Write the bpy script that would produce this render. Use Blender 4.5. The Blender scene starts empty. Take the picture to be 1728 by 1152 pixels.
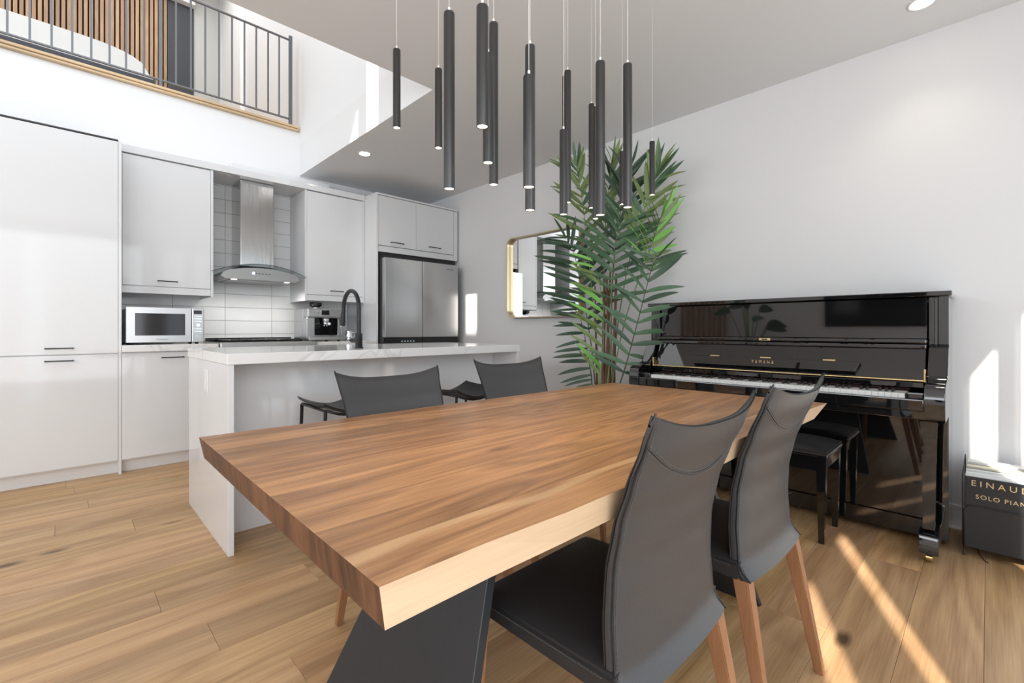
import bpy, bmesh, math, random
from mathutils import Vector, Matrix
random.seed(7)
S = bpy.context.scene
C = S.collection
PI = math.pi

# ------------------------------------------------------------------ camera
F, CX, HY, H = 781.0, 864.0, 556.0, 1.03
TH = math.atan(804 / F)
FW = Vector((math.cos(TH), math.sin(TH), 0))
RT = Vector((math.sin(TH), -math.cos(TH), 0))
cd = bpy.data.cameras.new('camera')
cam = bpy.data.objects.new('camera', cd); C.objects.link(cam)
cam.location = (0, 0, H)
cam.rotation_euler = (PI / 2, 0, TH - PI / 2)
cd.sensor_width = 36; cd.lens = F / 1728 * 36; cd.shift_y = -(576 - HY) / 1728
cd.clip_start = 0.03
S.camera = cam

# ------------------------------------------------------------------ world, sun, lamps, exposure
w = bpy.data.worlds.new('sky'); S.world = w; w.use_nodes = True
w.node_tree.nodes['Background'].inputs[0].default_value = (0.86, 0.93, 1, 1)
w.node_tree.nodes['Background'].inputs[1].default_value = 1.6
SUN = Vector((2.28, 1.0, -1.736))
sl = bpy.data.lights.new('sun', 'SUN'); so = bpy.data.objects.new('sun', sl); C.objects.link(so)
so.rotation_euler = SUN.to_track_quat('-Z', 'Y').to_euler(); so.location = (-6, -4, 8)
sl.energy = 10.0; sl.angle = math.radians(0.6); sl.color = (1, 0.95, 0.87)
def area(name, loc, rot, sx, sy, e, col=(1, 1, 1)):
    l = bpy.data.lights.new(name, 'AREA'); o = bpy.data.objects.new(name, l); C.objects.link(o)
    l.shape = 'RECTANGLE'; l.size = sx; l.size_y = sy; l.energy = e; l.color = col
    o.location = loc; o.rotation_euler = rot
    return o
# daylight of the glazed wall behind the camera, and of the upstairs windows and roof light, plus two added fills
area('window_daylight', (-1.2, -0.76, 1.35), (PI / 2, 0, 0), 4.3, 2.1, 88, (0.88, 0.945, 1))
area('left_wall_fill', (-3.35, 2.2, 2.12), (PI / 2, 0, -PI / 2), 4.4, 0.8, 48, (0.88, 0.945, 1))  # added fill high on the left wall, which has no window
area('upstairs_window_daylight', (-0.8, 2.60, 4.6), (PI / 2, 0, 0), 4.4, 2.4, 52, (0.92, 0.965, 1))
area('landing_fill', (0.6, 6.6, 5.9), (0, 0, 0), 2.0, 1.5, 22, (0.94, 0.97, 1))  # added fill to whiten the landing walls; no known lamp here
area('roof_light', (-0.6, 5.0, 5.95), (0, 0, 0), 4.0, 3.5, 50, (0.92, 0.965, 1))
S.view_settings.view_transform = 'Standard'; S.view_settings.look = 'None'
S.view_settings.exposure = 0.10; S.view_settings.gamma = 1.0
try: S.view_settings.use_curve_mapping = False
except Exception: pass
S.cycles.use_denoising = True
S.cycles.max_bounces = 10; S.cycles.diffuse_bounces = 6; S.cycles.glossy_bounces = 5
S.cycles.transmission_bounces = 6; S.cycles.caustics_reflective = False; S.cycles.caustics_refractive = False
S.cycles.sample_clamp_indirect = 6

# ------------------------------------------------------------------ helpers
def at(u, v, x=None, y=None, z=None, d=None):
    """point seen at photo pixel (u, v) on a plane x=, y= or z=, or at depth d"""
    r = FW + RT * ((u - CX) / F) + Vector((0, 0, -(v - HY) / F))
    if d is not None: t = d
    elif x is not None: t = x / r.x
    elif y is not None: t = y / r.y
    else: t = (z - H) / r.z
    return Vector((0, 0, H)) + r * t

def box(bm, x0, x1, y0, y1, z0, z1, bev=0.0, mi=0, seg=1):
    vs = [bm.verts.new(p) for p in ((x0,y0,z0),(x1,y0,z0),(x1,y1,z0),(x0,y1,z0),(x0,y0,z1),(x1,y0,z1),(x1,y1,z1),(x0,y1,z1))]
    fs = [bm.faces.new([vs[i] for i in q]) for q in ((3,2,1,0),(4,5,6,7),(0,1,5,4),(1,2,6,5),(2,3,7,6),(3,0,4,7))]
    for f in fs: f.material_index = mi
    if bev > 0:
        es = list({e for f in fs for e in f.edges})
        bmesh.ops.bevel(bm, geom=es, offset=bev, segments=seg, affect='EDGES', profile=0.6, clamp_overlap=True, material=mi)
    return vs

def prism(bm, pts, a0, a1, axis='x', mi=0):
    """extrude a closed 2-D outline along an axis"""
    def mk(p, a):
        return {'x': (a, p[0], p[1]), 'y': (p[0], a, p[1]), 'z': (p[0], p[1], a)}[axis]
    A = [bm.verts.new(mk(p, a0)) for p in pts]; B = [bm.verts.new(mk(p, a1)) for p in pts]
    n = len(pts); fs = []
    for i in range(n):
        fs.append(bm.faces.new((A[i], A[(i+1) % n], B[(i+1) % n], B[i])))
    fs.append(bm.faces.new(A[::-1])); fs.append(bm.faces.new(B))
    for f in fs: f.material_index = mi
    return fs

def tube(bm, pts, r, n=8, cap=True, mi=0, closed=False, flat=1.0):
    pts = [Vector(p) for p in pts]
    rs = r if isinstance(r, (list, tuple)) else [r] * len(pts)
    rings = []; up = None
    m = len(pts)
    for i, p in enumerate(pts):
        if closed: t = pts[(i+1) % m] - pts[(i-1) % m]
        else: t = pts[min(i+1, m-1)] - pts[max(i-1, 0)]
        if t.length < 1e-9: t = Vector((0, 0, 1))
        t.normalize()
        if up is None:
            up = Vector((0, 0, 1)) if abs(t.z) < 0.9 else Vector((1, 0, 0))
        s = t.cross(up)
        if s.length < 1e-6: s = t.cross(Vector((0, 1, 0)))
        s.normalize(); up = s.cross(t).normalized()
        rings.append([bm.verts.new(p + (s * math.cos(2*PI*k/n + PI/n) + up * flat * math.sin(2*PI*k/n + PI/n)) * rs[i]) for k in range(n)])
    R = range(m if closed else m - 1)
    for i in R:
        a, b = rings[i], rings[(i+1) % m]
        for k in range(n):
            f = bm.faces.new((a[k], a[(k+1) % n], b[(k+1) % n], b[k])); f.material_index = mi; f.smooth = n > 4
    if cap and not closed:
        f = bm.faces.new(rings[0][::-1]); f.material_index = mi
        f = bm.faces.new(rings[-1]); f.material_index = mi
    return rings

def lathe(bm, prof, cx, cy, n=24, mi=0):
    rings = []
    for r, z in prof:
        rings.append([bm.verts.new((cx + max(r, 1e-4) * math.cos(2*PI*k/n), cy + max(r, 1e-4) * math.sin(2*PI*k/n), z)) for k in range(n)])
    for a, b in zip(rings, rings[1:]):
        for k in range(n):
            f = bm.faces.new((a[k], a[(k+1) % n], b[(k+1) % n], b[k])); f.smooth = True; f.material_index = mi

def grid_pad(bm, front, back, nu, nv):
    """closed pad between two surfaces front(u,v), back(u,v)"""
    A = [[bm.verts.new(front(i/nu, j/nv)) for i in range(nu+1)] for j in range(nv+1)]
    B = [[bm.verts.new(back(i/nu, j/nv)) for i in range(nu+1)] for j in range(nv+1)]
    for j in range(nv):
        for i in range(nu):
            bm.faces.new((A[j][i], A[j][i+1], A[j+1][i+1], A[j+1][i]))
            bm.faces.new((B[j][i], B[j+1][i], B[j+1][i+1], B[j][i+1]))
    for i in range(nu):
        bm.faces.new((A[0][i], B[0][i], B[0][i+1], A[0][i+1]))
        bm.faces.new((A[nv][i], A[nv][i+1], B[nv][i+1], B[nv][i]))
    for j in range(nv):
        bm.faces.new((A[j][0], A[j+1][0], B[j+1][0], B[j][0]))
        bm.faces.new((A[j][nu], B[j][nu], B[j+1][nu], A[j+1][nu]))
    bmesh.ops.recalc_face_normals(bm, faces=bm.faces)

WL = {}
def wloc(o): return WL[o.name] if o is not None else Vector((0, 0, 0))
def place(o, parent, c):
    WL[o.name] = Vector(c)
    if parent is not None: o.parent = parent; o.location = Vector(c) - wloc(parent)
    else: o.location = c
    C.objects.link(o)
def obj(name, bm, mats, parent=None, smooth=None, label=None, org=None):
    bmesh.ops.recalc_face_normals(bm, faces=bm.faces)
    me = bpy.data.meshes.new(name)
    vs = [v.co for v in bm.verts]
    if org is None:
        lo = Vector([min(v[i] for v in vs) for i in range(3)]); hi = Vector([max(v[i] for v in vs) for i in range(3)])
        c = (lo + hi) / 2
        if parent is None: c.z = lo.z
    else: c = Vector(org)
    for v in bm.verts: v.co -= c
    if smooth is not None:
        for f in bm.faces: f.smooth = True
    bm.to_mesh(me); bm.free()
    for m in (mats if isinstance(mats, (list, tuple)) else [mats]): me.materials.append(m)
    if smooth is not None:
        try: me.set_sharp_from_angle(angle=math.radians(smooth))
        except Exception: pass
    o = bpy.data.objects.new(name, me)
    place(o, parent, c)
    if label: o['label'] = label
    return o
def tag(o, label, cat, group=None):
    o['label'] = label; o['category'] = cat
    if group: o['group'] = group
    return o
def thing(name, label, cat, loc, group=None):
    o = bpy.data.objects.new(name, None); o.empty_display_size = 0.1
    place(o, None, Vector(loc))
    return tag(o, label, cat, group)
def struct(name, bm, m, parent=None, smooth=None, org=None):
    o = obj(name, bm, m, parent, smooth, None, org)
    if parent is None: o['kind'] = 'structure'
    return o
def N(): return bmesh.new()
def bx(name, m, parent, *a, bev=0.0, seg=1, label=None, smooth=None):
    b = N(); box(b, *a, bev=bev, seg=seg); return obj(name, b, m, parent, smooth, label)
AX = {'-x': Matrix(((0,0,-1),(-1,0,0),(0,1,0))), '-y': Matrix(((1,0,0),(0,0,-1),(0,1,0)))}
def text(name, body, size, loc, facing, m, parent, ext=0.0006, spacing=1.0, sx=1.0, center=True):
    cu = bpy.data.curves.new(name, 'FONT'); cu.body = body; cu.size = size; cu.extrude = ext; cu.space_character = spacing
    cu.align_x = 'CENTER' if center else 'LEFT'; cu.align_y = 'CENTER'
    tmp = bpy.data.objects.new('tmp', cu); C.objects.link(tmp)
    dg = bpy.context.evaluated_depsgraph_get(); dg.update()
    me = bpy.data.meshes.new_from_object(tmp.evaluated_get(dg))
    bpy.data.objects.remove(tmp)
    Mx = AX[facing].to_4x4() @ Matrix.Diagonal((sx, 1, 1, 1))
    me.transform(Mx); me.name = name; me.materials.clear(); me.materials.append(m)
    o = bpy.data.objects.new(name, me); place(o, parent, Vector(loc)); return o
def dup(root, loc, rotz=0.0, label=None):
    r = root.copy(); C.objects.link(r); r.location = loc; r.rotation_euler = (0, 0, rotz)
    if label: r['label'] = label
    for ch in list(root.children):
        c = ch.copy(); C.objects.link(c); c.parent = r
        for g in list(ch.children):
            k = g.copy(); C.objects.link(k); k.parent = c
    return r

# ------------------------------------------------------------------ materials
def nt(name):
    m = bpy.data.materials.new(name); m.use_nodes = True
    t = m.node_tree; return m, t.nodes, t.links, t.nodes['Principled BSDF']
def V(r, g, b): return (r, g, b, 1)
def plain(name, col, rough=0.5, metal=0.0, bump=0.0, bscale=80, coat=0.0, var=0.0, spec=0.5, stretch=(1,1,1), emit=None, es=0):
    m, n, l, p = nt(name)
    p.inputs['Base Color'].default_value = V(*col); p.inputs['Roughness'].default_value = rough
    p.inputs['Metallic'].default_value = metal; p.inputs['Coat Weight'].default_value = coat; p.inputs['Coat Roughness'].default_value = 0.03
    p.inputs['Specular IOR Level'].default_value = spec
    tc = n.new('ShaderNodeTexCoord'); mp = n.new('ShaderNodeMapping'); mp.inputs['Scale'].default_value = stretch
    l.new(tc.outputs['Object'], mp.inputs[0])
    no = n.new('ShaderNodeTexNoise'); no.inputs['Scale'].default_value = bscale; no.inputs['Detail'].default_value = 3
    l.new(mp.outputs[0], no.inputs['Vector'])
    if bump > 0:
        b = n.new('ShaderNodeBump'); b.inputs['Strength'].default_value = bump; b.inputs['Distance'].default_value = 0.002
        l.new(no.outputs['Fac'], b.inputs['Height']); l.new(b.outputs[0], p.inputs['Normal'])
    v = n.new('ShaderNodeMix'); v.data_type = 'RGBA'; v.inputs['Factor'].default_value = 0
    k = max(var, 0.015)
    v.inputs['A'].default_value = V(*[c * (1 - k) for c in col]); v.inputs['B'].default_value = V(*[min(1, c * (1 + k)) for c in col])
    l.new(no.outputs['Fac'], v.inputs['Factor']); l.new(v.outputs['Result'], p.inputs['Base Color'])
    if emit: p.inputs['Emission Color'].default_value = V(*emit); p.inputs['Emission Strength'].default_value = es
    return m

def wood(name, dark, light, pale=None, gscale=1.0, rough=0.4, tint=0.0, knots=0.0, coat=0.0, axis=0, contrast=1.0, bands=9.0):
    """procedural timber, grain along local axis 0=x 2=z"""
    m, n, l, p = nt(name)
    tc = n.new('ShaderNodeTexCoord'); oi = n.new('ShaderNodeObjectInfo')
    off = n.new('ShaderNodeVectorMath'); off.operation = 'SCALE'; off.inputs['Scale'].default_value = 37.0
    cmb = n.new('ShaderNodeCombineXYZ')
    for k in range(3): l.new(oi.outputs['Random'], cmb.inputs[k])
    l.new(cmb.outputs[0], off.inputs[0])
    add = n.new('ShaderNodeVectorMath'); add.operation = 'ADD'
    l.new(tc.outputs['Object'], add.inputs[0]); l.new(off.outputs[0], add.inputs[1])
    mp = n.new('ShaderNodeMapping')
    sc = [6.0 * gscale] * 3; sc[axis] = 0.75 * gscale
    mp.inputs['Scale'].default_value = sc
    l.new(add.outputs[0], mp.inputs[0])
    big = n.new('ShaderNodeTexNoise'); big.inputs['Scale'].default_value = 1.0; big.inputs['Detail'].default_value = 2.5; big.inputs['Distortion'].default_value = 0.5
    l.new(mp.outputs[0], big.inputs['Vector'])
    mul = n.new('ShaderNodeMath'); mul.operation = 'MULTIPLY'; mul.inputs[1].default_value = bands
    l.new(big.outputs['Fac'], mul.inputs[0])
    fr = n.new('ShaderNodeMath'); fr.operation = 'PINGPONG'; fr.inputs[1].default_value = 0.5
    l.new(mul.outputs[0], fr.inputs[0])
    mp2 = n.new('ShaderNodeMapping'); s2 = [190.0] * 3; s2[axis] = 5.0
    mp2.inputs['Scale'].default_value = s2; l.new(add.outputs[0], mp2.inputs[0])
    fine = n.new('ShaderNodeTexNoise'); fine.inputs['Scale'].default_value = 1.0; fine.inputs['Detail'].default_value = 3
    l.new(mp2.outputs[0], fine.inputs['Vector'])
    mixf = n.new('ShaderNodeMath'); mixf.operation = 'MULTIPLY_ADD'; mixf.inputs[1].default_value = 0.9 * contrast; 
    l.new(fr.outputs[0], mixf.inputs[0])
    f2 = n.new('ShaderNodeMath'); f2.operation = 'MULTIPLY'; f2.inputs[1].default_value = 0.85 * contrast
    l.new(fine.outputs['Fac'], f2.inputs[0]); l.new(f2.outputs[0], mixf.inputs[2])
    ramp = n.new('ShaderNodeValToRGB'); e = ramp.color_ramp.elements
    e[0].position = 0.12; e[0].color = V(*light); e[1].position = 1.0; e[1].color = V(*dark)
    l.new(mixf.outputs[0], ramp.inputs[0])
    last = ramp.outputs['Color']
    # broad tone drift
    mp3 = n.new('ShaderNodeMapping'); s3 = [5.0] * 3; s3[axis] = 1.1
    mp3.inputs['Scale'].default_value = s3; l.new(add.outputs[0], mp3.inputs[0])
    br = n.new('ShaderNodeTexNoise'); br.inputs['Scale'].default_value = 1.0; br.inputs['Detail'].default_value = 2
    l.new(mp3.outputs[0], br.inputs['Vector'])
    r3 = n.new('ShaderNodeMapRange'); r3.inputs['From Min'].default_value = 0.3; r3.inputs['From Max'].default_value = 0.7
    r3.inputs['To Min'].default_value = 0.86; r3.inputs['To Max'].default_value = 1.12
    l.new(br.outputs['Fac'], r3.inputs[0])
    vm = n.new('ShaderNodeVectorMath'); vm.operation = 'SCALE'; l.new(last, vm.inputs[0]); l.new(r3.outputs[0], vm.inputs['Scale']); last = vm.outputs[0]
    if knots > 0:
        mk = n.new('ShaderNodeMapping'); sk = [4.2] * 3; sk[axis] = 1.7
        mk.inputs['Scale'].default_value = sk; l.new(add.outputs[0], mk.inputs[0])
        vo = n.new('ShaderNodeTexVoronoi'); vo.inputs['Scale'].default_value = 1.0; l.new(mk.outputs[0], vo.inputs['Vector'])
        nk = n.new('ShaderNodeMath'); nk.operation = 'MULTIPLY_ADD'; nk.inputs[1].default_value = 0.09
        l.new(fine.outputs['Fac'], nk.inputs[0]); l.new(vo.outputs['Distance'], nk.inputs[2])
        rk = n.new('ShaderNodeMapRange'); rk.inputs['From Min'].default_value = 0.05 + 0.05 * knots; rk.inputs['From Max'].default_value = 0.06 + 0.15 * knots
        rk.inputs['To Min'].default_value = 1.0; rk.inputs['To Max'].default_value = 0.0; l.new(nk.outputs[0], rk.inputs[0])
        mx = n.new('ShaderNodeMix'); mx.data_type = 'RGBA'; l.new(rk.outputs[0], mx.inputs['Factor']); l.new(last, mx.inputs['A'])
        mx.inputs['B'].default_value = V(*[c * 0.30 for c in dark]); last = mx.outputs['Result']
    if pale is not None:
        mpp = n.new('ShaderNodeMapping'); sp = [1.0] * 3; sp[axis] = 1.6
        mpp.inputs['Scale'].default_value = sp; l.new(tc.outputs['Object'], mpp.inputs[0])
        pn = n.new('ShaderNodeTexNoise'); pn.inputs['Scale'].default_value = 1.3; pn.inputs['Detail'].default_value = 1; l.new(mpp.outputs[0], pn.inputs['Vector'])
        sx = n.new('ShaderNodeSeparateXYZ'); l.new(tc.outputs['Object'], sx.inputs[0])
        ad = n.new('ShaderNodeMath'); ad.operation = 'MULTIPLY_ADD'; ad.inputs[1].default_value = 0.16; l.new(pn.outputs['Fac'], ad.inputs[0]); l.new(sx.outputs[1], ad.inputs[2])
        ab = n.new('ShaderNodeMath'); ab.operation = 'SUBTRACT'; ab.inputs[1].default_value = pale[0]; l.new(ad.outputs[0], ab.inputs[0])
        aa = n.new('ShaderNodeMath'); aa.operation = 'ABSOLUTE'; l.new(ab.outputs[0], aa.inputs[0])
        rp = n.new('ShaderNodeMapRange'); rp.inputs['From Min'].default_value = pale[1]; rp.inputs['From Max'].default_value = pale[1] + 0.012
        rp.inputs['To Min'].default_value = 0.5; rp.inputs['To Max'].default_value = 0; l.new(aa.outputs[0], rp.inputs[0])
        mx = n.new('ShaderNodeMix'); mx.data_type = 'RGBA'; l.new(rp.outputs[0], mx.inputs['Factor']); l.new(last, mx.inputs['A'])
        mx.inputs['B'].default_value = V(*pale[2]); last = mx.outputs['Result']
    # per-piece tone from the object's own colour
    tm = n.new('ShaderNodeMix'); tm.data_type = 'RGBA'; tm.blend_type = 'MULTIPLY'; tm.inputs['Factor'].default_value = 1.0
    l.new(last, tm.inputs['A']); l.new(oi.outputs['Color'], tm.inputs['B'])
    l.new(tm.outputs['Result'], p.inputs['Base Color'])
    p.inputs['Roughness'].default_value = rough; p.inputs['Coat Weight'].default_value = coat; p.inputs['Coat Roughness'].default_value = 0.2
    b = n.new('ShaderNodeBump'); b.inputs['Strength'].default_value = 0.12; b.inputs['Distance'].default_value = 0.001
    l.new(fine.outputs['Fac'], b.inputs['Height']); l.new(b.outputs[0], p.inputs['Normal'])
    return m

def quartz(name):
    m, n, l, p = nt(name)
    tc = n.new('ShaderNodeTexCoord')
    w1 = n.new('ShaderNodeTexNoise'); w1.inputs['Scale'].default_value = 1.6; w1.inputs['Detail'].default_value = 5; w1.inputs['Distortion'].default_value = 1.2
    l.new(tc.outputs['Object'], w1.inputs['Vector'])
    a = n.new('ShaderNodeMath'); a.operation = 'SUBTRACT'; a.inputs[1].default_value = 0.5; l.new(w1.outputs['Fac'], a.inputs[0])
    b = n.new('ShaderNodeMath'); b.operation = 'ABSOLUTE'; l.new(a.outputs[0], b.inputs[0])
    r = n.new('ShaderNodeValToRGB'); e = r.color_ramp.elements
    e[0].position = 0.0; e[0].color = V(0.66, 0.66, 0.66); e[1].position = 0.016; e[1].color = V(0.80, 0.80, 0.79)
    l.new(b.outputs[0], r.inputs[0]); l.new(r.outputs[0], p.inputs['Base Color'])
    p.inputs['Roughness'].default_value = 0.08
    return m

def glassm(name, col=(0.9, 0.95, 0.95), rough=0.0, alpha=0.75):
    m, n, l, p = nt(name)
    p.inputs['Base Color'].default_value = V(*col); p.inputs['Roughness'].default_value = 0.02
    g = n.new('ShaderNodeBsdfGlossy'); g.inputs['Roughness'].default_value = 0.01
    t = n.new('ShaderNodeBsdfTransparent'); t.inputs[0].default_value = V(*col)
    lw = n.new('ShaderNodeLayerWeight'); lw.inputs[0].default_value = 0.5
    pw = n.new('ShaderNodeMath'); pw.operation = 'POWER'; pw.inputs[1].default_value = 3.5; l.new(lw.outputs['Facing'], pw.inputs[0])
    fr = n.new('ShaderNodeMath'); fr.operation = 'MULTIPLY_ADD'; fr.inputs[1].default_value = 0.5; fr.inputs[2].default_value = 0.04; l.new(pw.outputs[0], fr.inputs[0])
    mx = n.new('ShaderNodeMixShader'); l.new(fr.outputs[0], mx.inputs[0]); l.new(t.outputs[0], mx.inputs[1]); l.new(g.outputs[0], mx.inputs[2])
    l.new(mx.outputs[0], n['Material Output'].inputs[0])
    return m

M = {}
M['wall'] = plain('wall_paint', (0.78, 0.78, 0.785), 0.6, bump=0.04, bscale=300)
M['ceil'] = plain('ceiling_paint', (0.76, 0.76, 0.76), 0.7)
M['trimw'] = plain('white_trim', (0.78, 0.78, 0.78), 0.35)
M['cab'] = plain('white_gloss_lacquer', (0.72, 0.725, 0.735), 0.06, spec=0.5)
M['cabm'] = plain('white_cabinet_body', (0.76, 0.76, 0.765), 0.25)
M['black'] = plain('matt_black_metal', (0.02, 0.02, 0.022), 0.38, metal=0.3)
M['pend'] = plain('charcoal_tube', (0.055, 0.054, 0.053), 0.34, metal=0.7, bump=0.05, bscale=200)
M['rail'] = plain('grey_steel', (0.15, 0.157, 0.17), 0.4, metal=0.5)
M['steel'] = plain('brushed_steel', (0.60, 0.60, 0.60), 0.27, metal=1, bump=0.05, bscale=60, stretch=(1, 1, 14), var=0.06)
M['steelh'] = plain('brushed_steel_flat', (0.54, 0.54, 0.535), 0.3, metal=1, bump=0.03, bscale=60, stretch=(14, 14, 1), var=0.05)
M['steelc'] = plain('satin_steel', (0.40, 0.40, 0.39), 0.42, metal=1, bump=0.03, bscale=60, stretch=(14, 14, 1), var=0.05)
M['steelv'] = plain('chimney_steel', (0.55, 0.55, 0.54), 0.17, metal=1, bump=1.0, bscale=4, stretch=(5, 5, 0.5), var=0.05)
M['fridge'] = plain('fridge_steel', (0.53, 0.53, 0.535), 0.34, metal=0.95, bump=0.03, bscale=60, stretch=(14, 1, 1), var=0.04)
M['chrome'] = plain('chrome', (0.85, 0.85, 0.86), 0.08, metal=1)
M['dark'] = plain('dark_plastic', (0.015, 0.015, 0.017), 0.25)
M['dkgap'] = plain('dark_grey_and_gap_shade', (0.05, 0.05, 0.05), 0.7)  # own dark grey of several parts; painted shade in the cabinet-top gap
M['glassblk'] = plain('black_glass', (0.01, 0.01, 0.011), 0.04)
M['ovenwin'] = plain('oven_window', (0.05, 0.05, 0.052), 0.08, metal=0.55)
M['tile'] = plain('white_glazed_tile', (0.84, 0.84, 0.83), 0.09, bump=0.10, bscale=9, var=0.04)
M['grout'] = plain('grey_grout', (0.30, 0.30, 0.30), 0.8)
M['quartz'] = quartz('veined_quartz')
M['brass'] = plain('brass', (0.78, 0.60, 0.30), 0.2, metal=1)
M['goldf'] = plain('champagne_gold', (0.60, 0.49, 0.30), 0.34, metal=1, bump=0.03, bscale=90)
M['mirror'] = plain('silvered_glass', (0.92, 0.93, 0.93), 0.0, metal=1)
M['leather'] = plain('black_leather', (0.040, 0.040, 0.042), 0.40, bump=0.22, bscale=420, var=0.1, spec=0.6)
M['leatherd'] = plain('black_leather_side', (0.022, 0.022, 0.023), 0.42, bump=0.2, bscale=420)
M['stitch'] = plain('grey_thread', (0.09, 0.09, 0.09), 0.8)
M['seam'] = plain('leather_piping', (0.012, 0.012, 0.012), 0.5)
M['lacq'] = plain('black_piano_lacquer', (0.006, 0.006, 0.0065), 0.025, coat=0.6, spec=0.7)
M['ivory'] = plain('white_key', (0.80, 0.80, 0.78), 0.18)
M['ebony'] = plain('black_key', (0.012, 0.012, 0.012), 0.25)
M['felt'] = plain('dark_felt', (0.03, 0.006, 0.006), 0.9)
M['text'] = plain('gold_lettering', (0.75, 0.58, 0.32), 0.4, metal=0.4)
M['plate'] = plain('dark_oiled_steel', (0.016, 0.018, 0.021), 0.5, bump=0.1, bscale=40, var=0.25)
M['sofa'] = plain('white_upholstery', (0.80, 0.80, 0.79), 0.7, bump=0.05)
M['plinth'] = plain('charcoal_base', (0.06, 0.065, 0.08), 0.6)
M['slatback'] = plain('black_felt_backing', (0.012, 0.012, 0.012), 0.9)
M['darkpanel'] = plain('charcoal_panel', (0.035, 0.04, 0.048), 0.5)
M['frost'] = plain('grey_frosted_door', (0.50, 0.50, 0.48), 0.35)
M['curtain'] = plain('white_curtain', (0.85, 0.85, 0.85), 0.8)
M['glass'] = glassm('clear_glass')
M['hoodglass'] = glassm('hood_glass', (0.90, 0.94, 0.93))
M['bulb'] = plain('lit_lens', (1, 0.9, 0.75), 0.5, emit=(1, 0.80, 0.58), es=9)
M['pot'] = plain('lit_downlight', (1, 0.95, 0.85), 0.5, emit=(1, 0.86, 0.66), es=12)
M['led'] = plain('lit_hood_lamp', (1, 1, 1), 0.5, emit=(1, 0.97, 0.9), es=1.2)
M['wire'] = plain('thin_wire', (0.55, 0.55, 0.55), 0.5)
M['wirew'] = plain('white_cord', (0.85, 0.83, 0.80), 0.5)
M['stem'] = plain('fibrous_stem', (0.16, 0.09, 0.05), 0.85, bump=0.8, bscale=60, stretch=(1, 1, 0.3), var=0.4)
M['rachis'] = plain('dark_leaf_stalk', (0.05, 0.06, 0.03), 0.5)
M['rachisg'] = plain('green_leaf_stalk', (0.16, 0.24, 0.08), 0.5)
M['leafd'] = plain('dark_palm_leaf', (0.055, 0.100, 0.062), 0.36, bump=0.3, bscale=60, var=0.3, stretch=(8, 1, 1))
M['leafm'] = plain('mid_palm_leaf', (0.085, 0.165, 0.09), 0.36, bump=0.3, bscale=60, var=0.3, stretch=(8, 1, 1))
M['leafo'] = plain('olive_palm_leaf', (0.20, 0.28, 0.10), 0.36, bump=0.3, bscale=60, var=0.3, stretch=(8, 1, 1))
M['leafb'] = plain('bright_palm_leaf', (0.22, 0.52, 0.11), 0.42, bump=0.3, bscale=60, var=0.2, stretch=(8, 1, 1))
M['potm'] = plain('charcoal_planter', (0.05, 0.05, 0.05), 0.6)
M['soil'] = plain('dark_moss', (0.03, 0.025, 0.015), 0.95, bump=1, bscale=50)
M['cover'] = plain('charcoal_book_cover', (0.018, 0.019, 0.022), 0.45)
M['paper'] = plain('white_page_block', (0.75, 0.74, 0.70), 0.7, bump=0.4, bscale=300, stretch=(30, 1, 1))
M['green'] = plain('green_cover', (0.05, 0.20, 0.10), 0.5)
M['cream'] = plain('cream_cover', (0.62, 0.60, 0.46), 0.5)
M['greyc'] = plain('grey_cover', (0.12, 0.12, 0.12), 0.5)
M['screen'] = plain('screen_black', (0.004, 0.004, 0.005), 0.08)
M['lcd'] = plain('display_text', (0.35, 0.4, 0.4), 0.4, emit=(0.6, 0.75, 0.8), es=0.3)
M['bluel'] = plain('blue_led_ring', (0.5, 0.6, 0.9), 0.3, emit=(0.55, 0.7, 1.0), es=2)
M['foam'] = plain('steel_mesh_filter', (0.35, 0.35, 0.35), 0.35, metal=1, bump=0.8, bscale=250)
M['floor'] = wood('oak_floor', (0.34, 0.19, 0.085), (0.63, 0.41, 0.215), gscale=0.8, rough=0.42, knots=0.7, contrast=0.95, bands=6.5)
M['sub'] = plain('floor_joint', (0.16, 0.09, 0.045), 0.8)
M['walnut'] = wood('walnut_top', (0.24, 0.115, 0.048), (0.54, 0.285, 0.125), gscale=1.15, rough=0.36, knots=0.55, contrast=1.05)
M['walnutp'] = wood('walnut_with_sapwood', (0.24, 0.112, 0.046), (0.54, 0.29, 0.13), pale=(0.124, 0.007, (0.60, 0.40, 0.21)), gscale=1.15, rough=0.36, knots=0.5, contrast=1.05)
M['sap'] = wood('sapwood_edge', (0.40, 0.27, 0.155), (0.52, 0.385, 0.25), gscale=1.0, rough=0.5, contrast=0.6, bands=5)
M['endgr'] = wood('walnut_end_grain', (0.045, 0.018, 0.009), (0.19, 0.085, 0.042), gscale=1.6, rough=0.5, axis=2, contrast=1.0, bands=5)
M['legw'] = wood('chair_leg_wood', (0.20, 0.085, 0.038), (0.40, 0.20, 0.10), gscale=1.6, rough=0.4, axis=2, contrast=0.7, bands=4)
M['nosing'] = wood('oak_nosing', (0.50, 0.33, 0.18), (0.70, 0.52, 0.32), gscale=1.0, rough=0.45, contrast=0.6)
M['slat'] = wood('oak_slat', (0.30, 0.17, 0.09), (0.50, 0.31, 0.18), gscale=1.0, rough=0.5, axis=2, contrast=0.7)

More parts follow.
